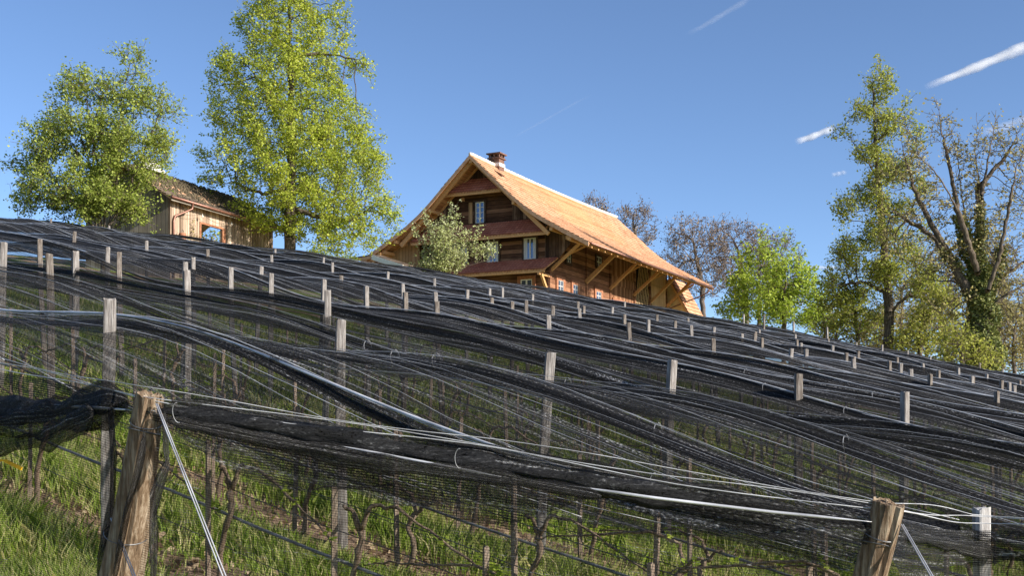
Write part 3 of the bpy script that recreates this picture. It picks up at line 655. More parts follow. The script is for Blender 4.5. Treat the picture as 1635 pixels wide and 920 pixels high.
# ------------------------------------------------------------------ trees: space colonisation
def colonize(seeds, attr, ds, rng, kill=1.7, infl=12., maxit=160, bias=.35, maxn=14000):
    N = [np.array(seeds[0][0], float)]; par = [-1]
    for pl in seeds:
        pl = [np.array(p, float) for p in pl]
        A = np.array(N); cur = int(np.argmin(((A-pl[0])**2).sum(1)))
        for a, b in zip(pl[:-1], pl[1:]):
            L = np.linalg.norm(b-a); k = max(1, int(L/ds))
            for j in range(1, k+1):
                p = a+(b-a)*j/k + rng.normal(0, ds*.12, 3); N.append(p); par.append(cur); cur = len(N)-1
    P = np.zeros((maxn+10, 3)); n = len(N); P[:n] = N; par = par+[0]*(maxn+10-n)
    best = np.full(len(attr), 1e9); who = np.zeros(len(attr), int)
    def upd(a, b):
        for s in range(a, b, 400):
            e = min(b, s+400); D_ = ((attr[:, None]-P[None, s:e])**2).sum(-1); j = D_.argmin(1); dm = D_[np.arange(len(attr)), j]
            m_ = dm < best; best[m_] = dm[m_]; who[m_] = j[m_]+s
    upd(0, n); alive = best > (kill*ds)**2; done = set()
    for it in range(maxit):
        act = alive & (best < (infl*ds)**2)
        if not act.any():
            if not alive.any(): break
            act = alive & (best <= best[alive].min()*1.5+1e-6)
        w_ = who[act]; dv = attr[act]-P[w_]; dv /= np.linalg.norm(dv, axis=1)[:, None]+1e-9
        u_, inv = np.unique(w_, return_inverse=True); acc = np.zeros((len(u_), 3)); np.add.at(acc, inv, dv)
        new = []
        for q, nd in enumerate(u_):
            d = acc[q]; d = d/(np.linalg.norm(d)+1e-9)
            pd = P[nd]-P[par[nd]] if par[nd] >= 0 else np.array([0, 0, 1.]); pd = pd/(np.linalg.norm(pd)+1e-9)
            d = d+bias*pd+rng.normal(0, .18, 3); d /= np.linalg.norm(d); new.append((nd, P[nd]+d*ds))
        if n+len(new) > maxn: break
        a = n
        for nd, p in new: P[n] = p; par[n] = nd; n += 1
        upd(a, n); alive &= best > (kill*ds)**2
    return P[:n], np.array(par[:n])
def sprout(P, par, cnt, rng, lim, k, L, seg=2, upb=.35):
    """fine twigs grown from the thin wood"""
    src = np.repeat(np.nonzero(cnt <= lim)[0], k); n = len(src)
    d = rng.normal(size=(n, 3)); d /= np.linalg.norm(d, axis=1)[:, None]
    pd = P[src]-P[np.maximum(par[src], 0)]; pd /= np.linalg.norm(pd, axis=1)[:, None]+1e-9
    d = d*.8+pd*.6+np.array([0, 0, upb]); d /= np.linalg.norm(d, axis=1)[:, None]; ln = L*rng.uniform(.5, 1.3, n)[:, None]/seg
    Ps = [P]; Qs = [par]; prev = src; pos = P[src]; base = len(P)
    for q in range(seg):
        pos = pos+d*ln; Ps.append(pos); Qs.append(prev); prev = np.arange(base, base+n); base += n
        d = d+rng.normal(0, .22, (n, 3))+np.array([0, 0, .08]); d /= np.linalg.norm(d, axis=1)[:, None]
    return np.concatenate(Ps), np.concatenate(Qs), prev
def radii(P, par, R0, rt, p=2.35):
    n = len(P); cnt = np.zeros(n); ch = np.zeros(n, int)
    for i in range(n-1, 0, -1):
        if ch[i] == 0: cnt[i] = 1
        cnt[par[i]] += cnt[i]; ch[par[i]] += 1
    cnt = np.maximum(cnt, 1); e = math.log(R0/rt)/math.log(max(cnt[0], 2)); return rt*cnt**e, ch, cnt
def woodmesh(name, P, par, r, mat, parent, off):
    big = []
    V = []; Fc = []; base = 0
    for sel, k in ((r[1:] > .05, 8), (r[1:] <= .05, 3)):
        j = np.nonzero(sel)[0]+1
        if not len(j): continue
        a = P[par[j]]; b = P[j]; d = b-a; L = np.linalg.norm(d, axis=1)[:, None]+1e-9; d = d/L
        b = b+d*np.minimum(r[j][:, None]*.4, .05)
        ref = np.where(np.abs(d[:, 2:3]) > .8, np.array([[1., 0, 0]]), np.array([[0, 0, 1.]])); s = np.cross(d, ref); s /= np.linalg.norm(s, axis=1)[:, None]; t_ = np.cross(d, s)
        ra = np.minimum(r[par[j]], r[j]*1.35)[:, None, None]; rb = r[j][:, None, None]
        an = np.arange(k)*2*np.pi/k; ring = s[:, None]*np.cos(an)[None, :, None]+t_[:, None]*np.sin(an)[None, :, None]
        VV = np.concatenate([a[:, None]+ring*ra, b[:, None]+ring*rb], 1); m_ = len(j)
        I = (np.arange(m_)*2*k)[:, None, None]+base; q = np.arange(k); f = np.stack([q, (q+1) % k, (q+1) % k+k, q+k], -1)[None]
        V.append(VV.reshape(-1, 3)); Fc.append((I+f).reshape(-1, 4)); base += m_*2*k
    return npmesh(name, np.concatenate(V)-np.array(off), np.concatenate(Fc), mat, parent, True)
def blob_attr(blobs, Y, n, rng, depth=.85, shell=.5, wl=1.5, keep=.5):
    A = blob_attr0(blobs, Y, int(n/keep), rng, depth, shell); f = 0
    for q in range(7):
        k = rng.normal(size=3); k *= 2*math.pi/wl/np.linalg.norm(k)*rng.uniform(.6, 1.3); f = f+np.sin(A@k+rng.uniform(0, 6.28))
    return A[f > np.quantile(f, 1-keep)]
def blob_attr0(blobs, Y, n, rng, depth=.85, shell=.5):
    vol = np.array([b[2]*b[3]*b[2] for b in blobs], float); k = rng.choice(len(blobs), n, p=vol/vol.sum()); B = np.array([b[:4] for b in blobs], float)[k]
    d = rng.normal(size=(n, 3)); d /= np.linalg.norm(d, axis=1)[:, None]; rad = rng.uniform(shell**3, 1, n)**(1/3)
    d *= rad[:, None]; s = Y/F
    return np.stack([(B[:, 0]-817.5)*s+d[:, 0]*B[:, 2]*s, Y+d[:, 1]*B[:, 2]*s*depth, CZ+(700-B[:, 1])*s+d[:, 2]*B[:, 3]*s], -1)
def tree(name, label, cat, Y, seeds, blobs, R0, nattr, ds, leaf, lsize, per, mat, wood='wood', spread=None, seed=1, wl=1.5, keep=.5, rt=.009, shell=.35, group=None, depth=.85, kill=1.7, leafmax=3, bias=.35, infl=12., bare=None, tw=(6, 2, .5), upb=.35):
    rng = np.random.default_rng(seed)
    A = blob_attr(blobs, Y, nattr, rng, depth, shell, wl, keep)
    S = []
    for pl in seeds:
        S.append([px(p[0], p[1], Y+(p[2] if len(p) > 2 else 0)) for p in pl])
    b = S[0][0]; gz = g(b.x, b.y)
    S[0] = [Vector((b.x, b.y, gz-.2)), *([] if b.z < gz+.3 else [b]), *S[0][1:]]
    P, par = colonize(S, A, ds, rng, kill=kill, bias=bias, infl=infl)
    r, ch, cnt = radii(P, par, R0, rt)
    P0, r0, n0 = P, r, len(P)
    P, par, _ = sprout(P, par, cnt, rng, tw[0], tw[1], tw[2], upb=upb); r = np.r_[r, np.full(len(P)-n0, rt*.8)]
    e = empty(name, (S[0][0].x, S[0][0].y, gz)); off = (S[0][0].x, S[0][0].y, gz); tag(e, label, cat, group)
    woodmesh('trunk', P, par, r, M[wood], e, off)
    tips = np.r_[np.nonzero(cnt <= 1)[0], np.arange(n0, len(P))]
    if bare is not None: tips = tips[bare(P[tips], rng)]
    if per > 0 and len(tips):
        sp = spread or ds*.55
        C = np.repeat(P[tips], per, 0)+rng.normal(0, sp, (len(tips)*per, 3))*np.array([1, 1, .7])
        LV, LF = leafcloud(C-np.array(off), lsize, rng); npmesh('crown', LV, LF, M[mat], e)
        print('TREE', name, 'nodes', n0, len(P), 'leaves', len(C))
    return e, P0, par, r0

tree('linden_tree', 'tall yellow-green linden with straight trunk beside the shed, reaching the top edge', 'tree', 55,
     [[(463,412),(463,380),(465,300),(466,220),(464,120),(462,20),(460,-60)], [(465,330),(500,345),(560,352)], [(465,300),(420,310),(370,290)], [(465,180),(430,150),(400,110)], [(466,90),(520,85),(575,95)]],
     [(462,-30,70,50),(470,45,95,55),(440,120,110,62),(540,105,62,26),(480,190,120,70),(390,180,60,45),(475,270,140,70),(378,240,66,50),(560,250,62,55),(500,335,130,50),(575,350,62,45),(362,285,45,24),(480,372,36,18),(540,388,60,22)],
     .26, 5000, .21, 1, .092, 8, 'l_linden', seed=3, spread=.11, depth=.8, wl=1.7, keep=.33, kill=1.3, tw=(3, 2, .5))
tree('hazel_tree', 'broad multi-stemmed green tree with many thin stems left of the shed', 'tree', 47.5,
     [[(165,376),(160,330),(140,250),(120,180)], [(165,374),(172,300),(190,200),(205,110)], [(163,376),(120,330),(80,280)], [(166,376),(205,300),(240,220),(262,160)], [(168,376),(225,310),(255,285)], [(160,376),(150,300),(150,200),(165,150)], [(168,376),(200,350),(225,318)], [(158,376),(135,300),(118,230)], [(170,376),(185,300),(215,170)], [(166,376),(195,330),(245,262)], [(162,376),(158,280),(140,170)]],
     [(200,125,38,42),(150,165,62,52),(235,190,48,50),(110,215,66,55),(190,230,85,55),(70,275,58,48),(150,300,95,50),(228,275,44,34),(55,318,45,22),(110,340,75,24),(120,290,60,50),(212,325,32,34),(175,345,40,26),(90,250,55,50)],
     .11, 3400, .2, 1, .085, 8, 'l_hazel', seed=5, spread=.11, depth=.8, wl=1.4, keep=.4, kill=1.3, tw=(3, 2, .55), upb=.5)
tree('flowering_bush', 'pale green bush with upright twigs in front of the farmhouse gable', 'bush', 60,
     [[(706,452),(704,420),(700,380),(722,340)], [(706,450),(680,400),(662,372)], [(706,450),(735,410),(765,375)], [(706,450),(720,390),(728,350)], [(706,450),(745,425),(790,412)], [(704,450),(690,390),(680,350)]],
     [(703,418,34,28),(723,362,7,28),(690,372,9,26),(742,388,9,20),(668,388,8,18),(730,428,26,14),(684,430,22,14),(706,388,20,22),(770,408,18,5),(660,375,4,12)],
     .07, 2000, .14, 1, .085, 4, 'l_pale', seed=8, spread=.07, depth=.9, kill=1.3, tw=(3, 2, .6), upb=1.3)
for k, (u0, top, half, lab, sd) in enumerate(((1012, 322, 46, 'bare budding tree behind the far end of the farmhouse roof', 11), (945, 312, 40, 'faint bare treetop just above the farmhouse ridge', 12))):
    tree('budding_tree', lab, 'tree', 104, [[(u0+8, 470), (u0+6, 400), (u0, 360)]], [(u0, top+45, half*.75, 44), (u0+6, top+30, half*.6, 30), (u0-18, top+65, half*.5, 30)], .2, 1600, .3, 1, .12, 2, 'l_bud', 'woodgrey', seed=sd, rt=.016, spread=.14, bias=.5, kill=1.3, tw=(3, 2, .7))
for k, (u0, top, half, lab, sd) in enumerate(((1112, 350, 52, 'grey budding tree nearest to the right end of the farmhouse roof', 21), (1180, 350, 50, 'grey budding tree between the farmhouse and the bright green tree', 22), (1240, 372, 40, 'grey budding tree showing above the bright green tree', 23), (1062, 405, 34, 'low grey budding tree tucked behind the farmhouse eave', 24))):
    tree('budding_tree', lab, 'tree', 96+2*k, [[(u0+12, 505), (u0+8, 450), (u0, 410)]], [(u0, top+48, half, 46), (u0+10, top+90, half*.9, 40), (u0-20, top+35, half*.6, 34)], .2, 1900, .3, 1, .12, 2, 'l_bud', 'woodgrey', seed=sd, rt=.015, spread=.14, bias=.5, kill=1.3, tw=(3, 2, .7))
tree('beech_tree', 'fresh bright green tree with pointed top right of the farmhouse', 'tree', 78,
     [[(1212,515),(1212,470),(1213,420),(1214,370)]], [(1214,388,10,34),(1208,425,30,34),(1200,462,48,32),(1195,492,50,22),(1232,480,38,32)], .13, 2300, .25, 1, .15, 4, 'l_bright', seed=31, wl=1.8, keep=.4, spread=.16, kill=1.3, tw=(5, 2, .6))
tree('beech_tree', 'fresh bright green tree, broader right half of the pair below the sky', 'tree', 74,
     [[(1252,520),(1252,470),(1254,420)]], [(1256,408,16,32),(1262,445,38,34),(1276,480,42,30),(1262,505,50,18),(1236,462,26,32)], .13, 2300, .25, 1, .15, 4, 'l_bright', seed=32, wl=1.8, keep=.4, spread=.16, kill=1.3, tw=(5, 2, .6))
tree('lime_tree', 'tall slender yellow-green tree with dark trunk standing on the right', 'tree', 64,
     [[(1419,562),(1420,500),(1416,430),(1408,350),(1400,270),(1396,190),(1394,130)], [(1420,500),(1450,470),(1480,478),(1512,492)], [(1402,285),(1375,245),(1345,205)], [(1398,230),(1430,195),(1450,160)], [(1418,470),(1380,450),(1345,455)], [(1412,390),(1440,360),(1462,320)]],
     [(1400,125,28,28),(1425,150,30,26),(1395,185,34,34),(1352,213,22,18),(1425,215,46,40),(1405,270,54,40),(1440,300,42,36),(1390,335,54,38),(1440,365,40,34),(1398,400,62,38),(1370,440,48,26),(1440,440,58,34),(1345,410,26,14),(1480,470,44,24),(1365,470,48,20)],
     .27, 5000, .21, 1, .115, 4, 'l_tall', seed=41, wl=1.8, keep=.38, spread=.13, rt=.010, depth=.8, kill=1.3, tw=(4, 2, .55))
def oakbare(P, rng): return rng.uniform(size=len(P)) < .75
e, P, par, r = tree('ivy_oak', 'big old tree with bare reaching limbs and ivy-wrapped trunk at the right edge', 'tree', 59,
     [[(1572,596),(1570,540),(1568,480),(1563,440)], [(1568,500),(1540,455),(1512,410),(1490,378),(1450,352),(1412,325),(1395,300)], [(1530,438),(1500,380),(1478,340),(1458,300),(1446,255),(1438,225)],
      [(1563,440,-.6),(1547,390,-1),(1525,325,-1.2),(1500,285,-1.4),(1472,255,-1.5),(1452,215,-1.6),(1440,188,-1.6)], [(1530,335),(1520,285),(1508,230),(1500,195),(1494,160)], [(1545,390,.5),(1540,340,.8),(1532,290,1),(1528,230,1)],
      [(1563,440,.5),(1566,360,.6),(1562,290,.7),(1556,240,.7),(1560,200,.8)], [(1566,300),(1585,272),(1606,250),(1622,222),(1634,195)], [(1575,470,-.8),(1598,400,-1.2),(1610,330,-1.4),(1620,280,-1.5),(1634,240,-1.6)],
      [(1575,480,.4),(1605,440,.8),(1640,415,1),(1680,400,1)], [(1572,500,-.5),(1610,470,-.8),(1660,440,-1)], [(1555,470,.8),(1520,450,1.2),(1480,448,1.6),(1450,462,1.8)], [(1566,320,-.4),(1580,240,-.6),(1592,190,-.7)]],
     [(1500,235,32,60),(1460,290,45,62),(1560,250,34,50),(1610,280,42,75),(1530,330,45,50),(1450,370,52,42),(1600,400,46,50),(1500,420,50,40),(1640,360,40,80),(1570,400,40,60),(1520,480,45,34),(1610,480,45,40)],
     .55, 2300, .24, 1, .12, 2, 'l_olive', seed=51, rt=.013, spread=.12, depth=.7, bias=.5, infl=5., bare=oakbare, kill=1.4, tw=(2, 2, .5))
# ivy on its trunk
rng = np.random.default_rng(5); _iv = []
for pl, ra, rb, nn in (([(1572,600),(1570,540),(1567,480),(1562,430)], .78, .55, 16000), ([(1562,440),(1545,395),(1530,345)], .42, .26, 2600), ([(1563,430),(1565,380),(1565,330)], .34, .18, 1900), ([(1560,460),(1530,430),(1508,400)], .34, .18, 1300), ([(1573,480),(1592,430),(1600,395)], .36, .22, 1700)):
    s_i, Q = along([px(a_, b_, 59) for a_, b_ in pl], nn); Q = Q[rng.permutation(nn)]; tt = np.sqrt(rng.uniform(.55, 1.2, nn))[:, None]
    f_ = (Q[:, 2:3]-Q[:, 2].min())/(np.ptp(Q[:, 2])+1e-6); an_ = rng.uniform(0, 6.28, nn)[:, None]; lump = 1+.22*np.sin(Q[:, 2:3]*3.1+an_)+.12*np.sin(Q[:, 2:3]*7+an_*3)
    _iv.append(Q+np.hstack([np.cos(an_), np.sin(an_), 0*an_])*(ra*(1-f_)+rb*f_)*tt*lump+rng.normal(0, .05, (nn, 3)))
C = np.concatenate(_iv)
LV, LF = leafcloud(C-np.array(e.location), .12, rng); npmesh('ivy', LV, LF, M['l_ivy'], e)
BUSH = [('olive-green small tree standing left of the tall tree trunk', 66, [(1372,560),(1365,500),(1350,450)], [(1350,470,42,40),(1370,510,46,38),(1335,510,36,32),(1345,435,26,22)], 'l_tall', 1500, 7),
        ('bright yellow-green bush between the tall tree and the ivy-covered tree', 63, [(1470,575),(1468,530)], [(1465,520,36,30),(1495,500,34,34),(1450,548,34,20),(1490,545,40,22)], 'l_shrub', 1500, 10),
        ('tan budding thicket tree behind the tall tree trunk', 88, [(1440,540),(1440,470)], [(1440,440,60,46),(1480,410,46,40),(1460,480,62,40)], 'l_olive', 900, 4),
        ('tan budding bush at the right edge below the oak limbs', 70, [(1620,610),(1618,550)], [(1620,500,42,56),(1600,555,40,36),(1650,540,40,50)], 'l_olive', 1300, 6),
        ('yellowish low bush at the foot of the ivy-covered tree', 57, [(1535,590),(1535,560)], [(1535,555,32,30),(1562,572,34,22),(1510,570,26,18)], 'l_shrub', 1000, 8),
        ('grey-brown budding tree behind the ivy-covered tree', 90, [(1545,560),(1545,480)], [(1540,450,52,50),(1590,430,44,46),(1500,480,42,40),(1580,500,50,40)], 'l_bud', 900, 4),
        ('dense tan budding bush filling the gap right of the tall tree trunk', 84, [(1480,590),(1480,560)], [(1480,540,60,44),(1420,535,50,40),(1530,550,50,40)], 'l_olive', 1900, 6),
        ('pale tan budding bush at the right edge behind the ivy-covered trunk', 82, [(1600,600),(1600,560)], [(1610,540,60,56),(1650,580,40,40),(1570,560,50,34)], 'l_olive', 1900, 6),
        ('low tan budding bush left of the tall tree near the skyline', 86, [(1335,560),(1335,530)], [(1340,520,46,34),(1385,530,40,36),(1310,515,30,22)], 'l_olive', 1300, 6),
        ('green bush seen through the open shed window', 61, [(338,400),(338,390)], [(338,380,22,14)], 'l_hazel', 260, 6),
        ('low green bush right of the bright green tree', 80, [(1318,525),(1316,505)], [(1312,500,26,22),(1335,515,26,18),(1295,512,22,12)], 'l_shrub', 700, 7)]
for k, (lab, Y, sd_, bl, mt, na, per) in enumerate(BUSH):
    tree('bush' if 'bush' in lab else 'small_tree', lab, 'bush' if 'bush' in lab else 'tree', Y, [sd_], bl, .13, int(na*1.3), .25 if Y < 80 else .3, 1, .12 if Y < 80 else .14, max(2, per//2), mt, 'woodgrey' if mt in ('l_bud', 'l_olive') else 'wood', seed=61+k, rt=.011 if Y < 80 else .015, spread=.15, kill=1.3, tw=(5, 2, .6))
tree('bush', 'sparse green bush low against the sky between shed and farmhouse', 'bush', 62, [[(512,430),(512,415)]], [(515,408,30,12),(548,415,24,8)], .05, 300, .2, 1, .1, 6, 'l_hazel', seed=88, spread=.12)

# ------------------------------------------------------------------ farmhouse
HX, HY, HA = -2.37, 68.3, -math.atan2(.452, .892)
HB = 6.95                       # ground floor level over the camera
d2 = (math.cos(HA), math.sin(HA)); d1 = (-math.sin(HA), math.cos(HA))
house = empty('farmhouse', (HX, HY, HB+CZ), HA)
tag(house, 'old dark timber farmhouse with orange tiled roof and braced eaves on the hilltop', 'house')
def fpt(u, v, y):               # pixel -> (x, z) on the plane local y
    r = (u-817.5)/F; x = (r*(HY+d1[1]*y)-HX-d1[0]*y)/(d2[0]-r*d2[1]); return x, (700-v)/F*(HY+d2[1]*x+d1[1]*y)-HB
def spt(u, v, x):               # pixel -> (y, z) on the plane local x
    r = (u-817.5)/F; y = (r*(HY+d2[1]*x)-HX-d2[0]*x)/(d1[0]-r*d1[1]); return y, (700-v)/F*(HY+d2[1]*x+d1[1]*y)-HB
RL = 21.8
PROF = [(0, 15.94-HB), (1.3, 14.72-HB), (2.6, 13.48-HB), (3.4, 12.80-HB), (4.3, 12.16-HB), (5.8, 11.30-HB), (7.27, 10.50-HB)]
def roofz(x): return float(np.interp(abs(x), [p[0] for p in PROF], [p[1] for p in PROF]))
def tileroof(name, prof, y0, y1, mat, parent, axis='y', course=.33, tw=.2, lift=.04, seed=0, wobble=.0):
    """stepped courses of scalloped tiles; prof = (h, z) from top to bottom, run along the other axis"""
    Pp = np.array(prof, float); L = np.r_[0, np.cumsum(np.hypot(*np.diff(Pp, axis=0).T))]; nc = max(1, round(L[-1]/course)); rg = np.random.default_rng(seed)
    nw = max(2, int(abs(y1-y0)/tw*3)); W = np.linspace(y0, y1, nw+1); ph = (np.arange(nw+1) % 3)
    V = []; Fc = []; UVs = []; b = 0
    for k in range(nc):
        s0 = L[-1]*k/nc; s1 = L[-1]*(k+1)/nc
        p0 = [np.interp(s0, L, Pp[:, q]) for q in (0, 1)]; p1 = [np.interp(s1, L, Pp[:, q]) for q in (0, 1)]
        dv = np.array(p1)-np.array(p0); dv /= np.linalg.norm(dv); nr = np.array([-dv[1], dv[0]]);  nr = nr if nr[1] > 0 else -nr
        sagr = -.10*np.sin(np.clip((W-y0)/(y1-y0), 0, 1)*math.pi)*(abs(y1-y0) > 15)*(1-.6*k/nc)
        hump = sagr+np.where(ph == 0, -.012, .012)+np.repeat(rg.normal(0, .006, nw//3+2), 3)[:nw+1] + wobble*np.sin(W*.9+1)*np.sin(k*.35)
        sc_ = np.where(ph == 0, -.02, .012)
        rows = []
        for (pp, lf, ex) in ((p0, .0, 0), (p1, lift, 1), (p1, -.01, 1)):
            h = pp[0]+nr[0]*(lf+hump)+dv[0]*sc_*ex; z = pp[1]+nr[1]*(lf+hump)+dv[1]*sc_*ex
            rows.append(np.stack([h, W, z] if axis == 'y' else [W, h, z], -1))
        V += rows; I = np.arange(nw)
        UVs += [np.stack([W, 0*W+k+q], -1) for q in (.001, .999, .999)]
        for a in (0, 1):
            o_ = b+a*(nw+1); Fc.append(np.stack([o_+I, o_+I+1, o_+nw+1+I+1, o_+nw+1+I], -1))
        b += 3*(nw+1)
    return npmesh(name, np.concatenate(V), np.concatenate(Fc), mat, parent, uv=np.concatenate(UVs))
sgn = lambda s, prof: [(s*x, z) for x, z in prof]
for s in (1, -1):
    pr = sgn(s, PROF)
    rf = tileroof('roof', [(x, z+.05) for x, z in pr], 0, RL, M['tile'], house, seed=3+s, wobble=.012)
    # boarded underside
    m = MB(); poly = [(x, z) for x, z in pr]+[(x, z-.10) for x, z in reversed(pr)]; m.prism(poly, 'y', .03, RL-.03); m.build('roof_boarding', M['soffit'], rf)
    m = MB(); poly = [(x, z+.035) for x, z in pr]+[(x, z-.20) for x, z in reversed(pr)]; m.prism(poly, 'y', -.05, .0); m.build('verge_board', M['verge'], rf); m = MB(); m.prism(poly, 'y', RL, RL+.05); m.build('verge_board', M['verge'], rf)
    m = MB()
    for k in range(24):
        y = .45+k*.93; m.prism([(x, z-.10) for x, z in pr]+[(x, z-.24) for x, z in reversed(pr)], 'y', y-.05, y+.05) if k in (0, 1) or s == 1 and False else None
        x0 = s*4.0; m.prism([(p_[0], p_[1]-.10) for p_ in pr if abs(p_[0]) > 3]+[(p_[0], p_[1]-.22) for p_ in reversed(pr) if abs(p_[0]) > 3], 'y', y-.05, y+.05) if k > 1 else None
    m.build('rafter', M['beam'], rf)
    m = MB()   # purlin ends under the verge overhang
    for xx in (.0, 2.7, 5.0, 6.1):
        m = MB(); m.box((s*xx-.09, .05, roofz(xx)-.42), (s*xx+.09, 1.7, roofz(xx)-.24))
        if xx or s > 0: m.build('purlin', M['beam'], rf)
    m = MB(); m.box((s*5.9-.09, .2, roofz(5.9)-.44), (s*5.9+.09, RL-.3, roofz(5.9)-.24)); m.build('eave_purlin', M['beam'], rf)
    m = MB(); m.tube([(s*7.36, .1, PROF[-1][1]-.04), (s*7.36, RL-.1, PROF[-1][1]-.09)], .075, 8); m.build('gutter', M['copper'], rf, True)
    if s == 1:
        m = MB(); rr = random.Random(2)
        for k in range(55): y = k*.4; m.tube([(0, y, PROF[0][1]+.08-.12*math.sin(math.pi*y/RL)), (0, y+.39, PROF[0][1]+.11-.12*math.sin(math.pi*y/RL))], .10, 8)
        m.build('ridge_cap', M['ridge'], rf, True)
        dp = [spt(1133, 463, 7.2), spt(1133, 470, 7.0)]
        m = MB(); q0 = (7.3, 21.2, PROF[-1][1]-.1); q2 = (4.25, 21.0, spt(1064, 494, 4.2)[1]); m.tube([q0, (7.1, 21.15, PROF[-1][1]-.45), (6.7, 21.1, PROF[-1][1]-.62), q2, (q2[0], q2[1], 0)], .05, 6); m.build('downpipe', M['copper'], rf, True)
WXr = 4.15; FY = 1.6; WT = .22
# structural walls
def gablepoly(x0, x1, zb, dz=.10):
    xs_ = sorted(set([x0, x1]+[s*p[0] for p in PROF for s in (1, -1) if x0 < s*p[0] < x1]))
    return [(x0, zb), (x1, zb)]+[(x, roofz(x)-dz) for x in reversed(xs_)]
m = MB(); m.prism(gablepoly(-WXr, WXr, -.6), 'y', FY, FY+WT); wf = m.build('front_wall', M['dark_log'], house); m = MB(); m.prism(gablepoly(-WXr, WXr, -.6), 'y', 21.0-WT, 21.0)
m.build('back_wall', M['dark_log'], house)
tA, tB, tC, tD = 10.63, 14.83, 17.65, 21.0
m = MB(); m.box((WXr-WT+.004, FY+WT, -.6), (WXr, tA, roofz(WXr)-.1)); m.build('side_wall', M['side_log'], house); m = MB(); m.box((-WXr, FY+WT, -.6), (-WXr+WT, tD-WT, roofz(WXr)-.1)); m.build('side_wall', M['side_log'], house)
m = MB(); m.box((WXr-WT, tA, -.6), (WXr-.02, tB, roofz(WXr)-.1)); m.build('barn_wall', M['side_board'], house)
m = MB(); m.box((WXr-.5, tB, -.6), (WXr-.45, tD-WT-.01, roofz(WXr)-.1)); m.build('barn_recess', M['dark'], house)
for t0 in (FY+.15, 6.9, tA, tB, tC, tD-.1):   # posts and rails on the side wall
    m = MB(); m.box((WXr-.05, t0-.12, -.6), (WXr+.07, t0+.12, roofz(WXr)-.12)); m.build('wall_post', M['side_log'], house)
m = MB(); z1 = spt(1000, 447, WXr)[1]; m.box((WXr-.01, tA+.1, z1-.55), (WXr+.045, tB-.1, z1)); m.box((WXr-.06, tB, roofz(WXr)-.62), (WXr+.05, tD, roofz(WXr)-.14)); m.build('rail', M['side_board'], house)
m = MB()   # slatted barn opening
y = tB+.15
while y < tC+.9: m.beam((WXr-.02, y+.95, roofz(WXr)-.5), (WXr-.02, y-.45, -.4), .10, .04, (1, 0, 0)); y += .30
m.build('slat_screen', M['pale_board'], house)
m = MB(); y = tC+.2
while y < tD-.1: m.beam((WXr+.045, y-.15, roofz(WXr)-.5), (WXr+.045, y+.55 if y < tD-.6 else tD-.1, -.4), .155, .03, (1, 0, 0)); y += .2
m.build('barn_door', M['pale_board'], house)
# windbreak wing under the roof at the right front corner
x0, za = fpt(873, 432, FY); x1, zb_ = fpt(911, 390, FY)
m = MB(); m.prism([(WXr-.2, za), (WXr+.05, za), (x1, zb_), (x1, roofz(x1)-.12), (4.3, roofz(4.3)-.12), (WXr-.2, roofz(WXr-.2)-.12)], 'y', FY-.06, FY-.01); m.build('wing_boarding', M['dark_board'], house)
# vertical boarding of the upper gable
m = MB(); zt = fpt(765, 318, FY)[1]; zu = fpt(700, 372, FY)[1]
zz = zu+.35; xl = np.interp(-zz, [-p[1]+.12 for p in PROF], [p[0] for p in PROF])
m.prism([(-xl, zz), (-1.9, zz), (-1.9, roofz(1.9)-.12), (-2.6, roofz(2.6)-.12)], 'y', FY-.05, FY-.003); m.prism([(1.9, zz), (xl, zz), (2.6, roofz(2.6)-.12), (1.9, roofz(1.9)-.12)], 'y', FY-.05, FY-.003)
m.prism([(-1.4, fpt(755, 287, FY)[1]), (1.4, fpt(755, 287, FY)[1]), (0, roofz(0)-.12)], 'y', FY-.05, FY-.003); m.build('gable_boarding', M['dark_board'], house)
# straight principal rafters in the verge plane
m = MB()
for s in (1, -1):
    m.beam((s*.15, .32, PROF[0][1]-.35), (s*4.75, .32, PROF[0][1]-.35-4.6*.955), .14, .22)
m.build('principal_rafter', M['beam'], house)
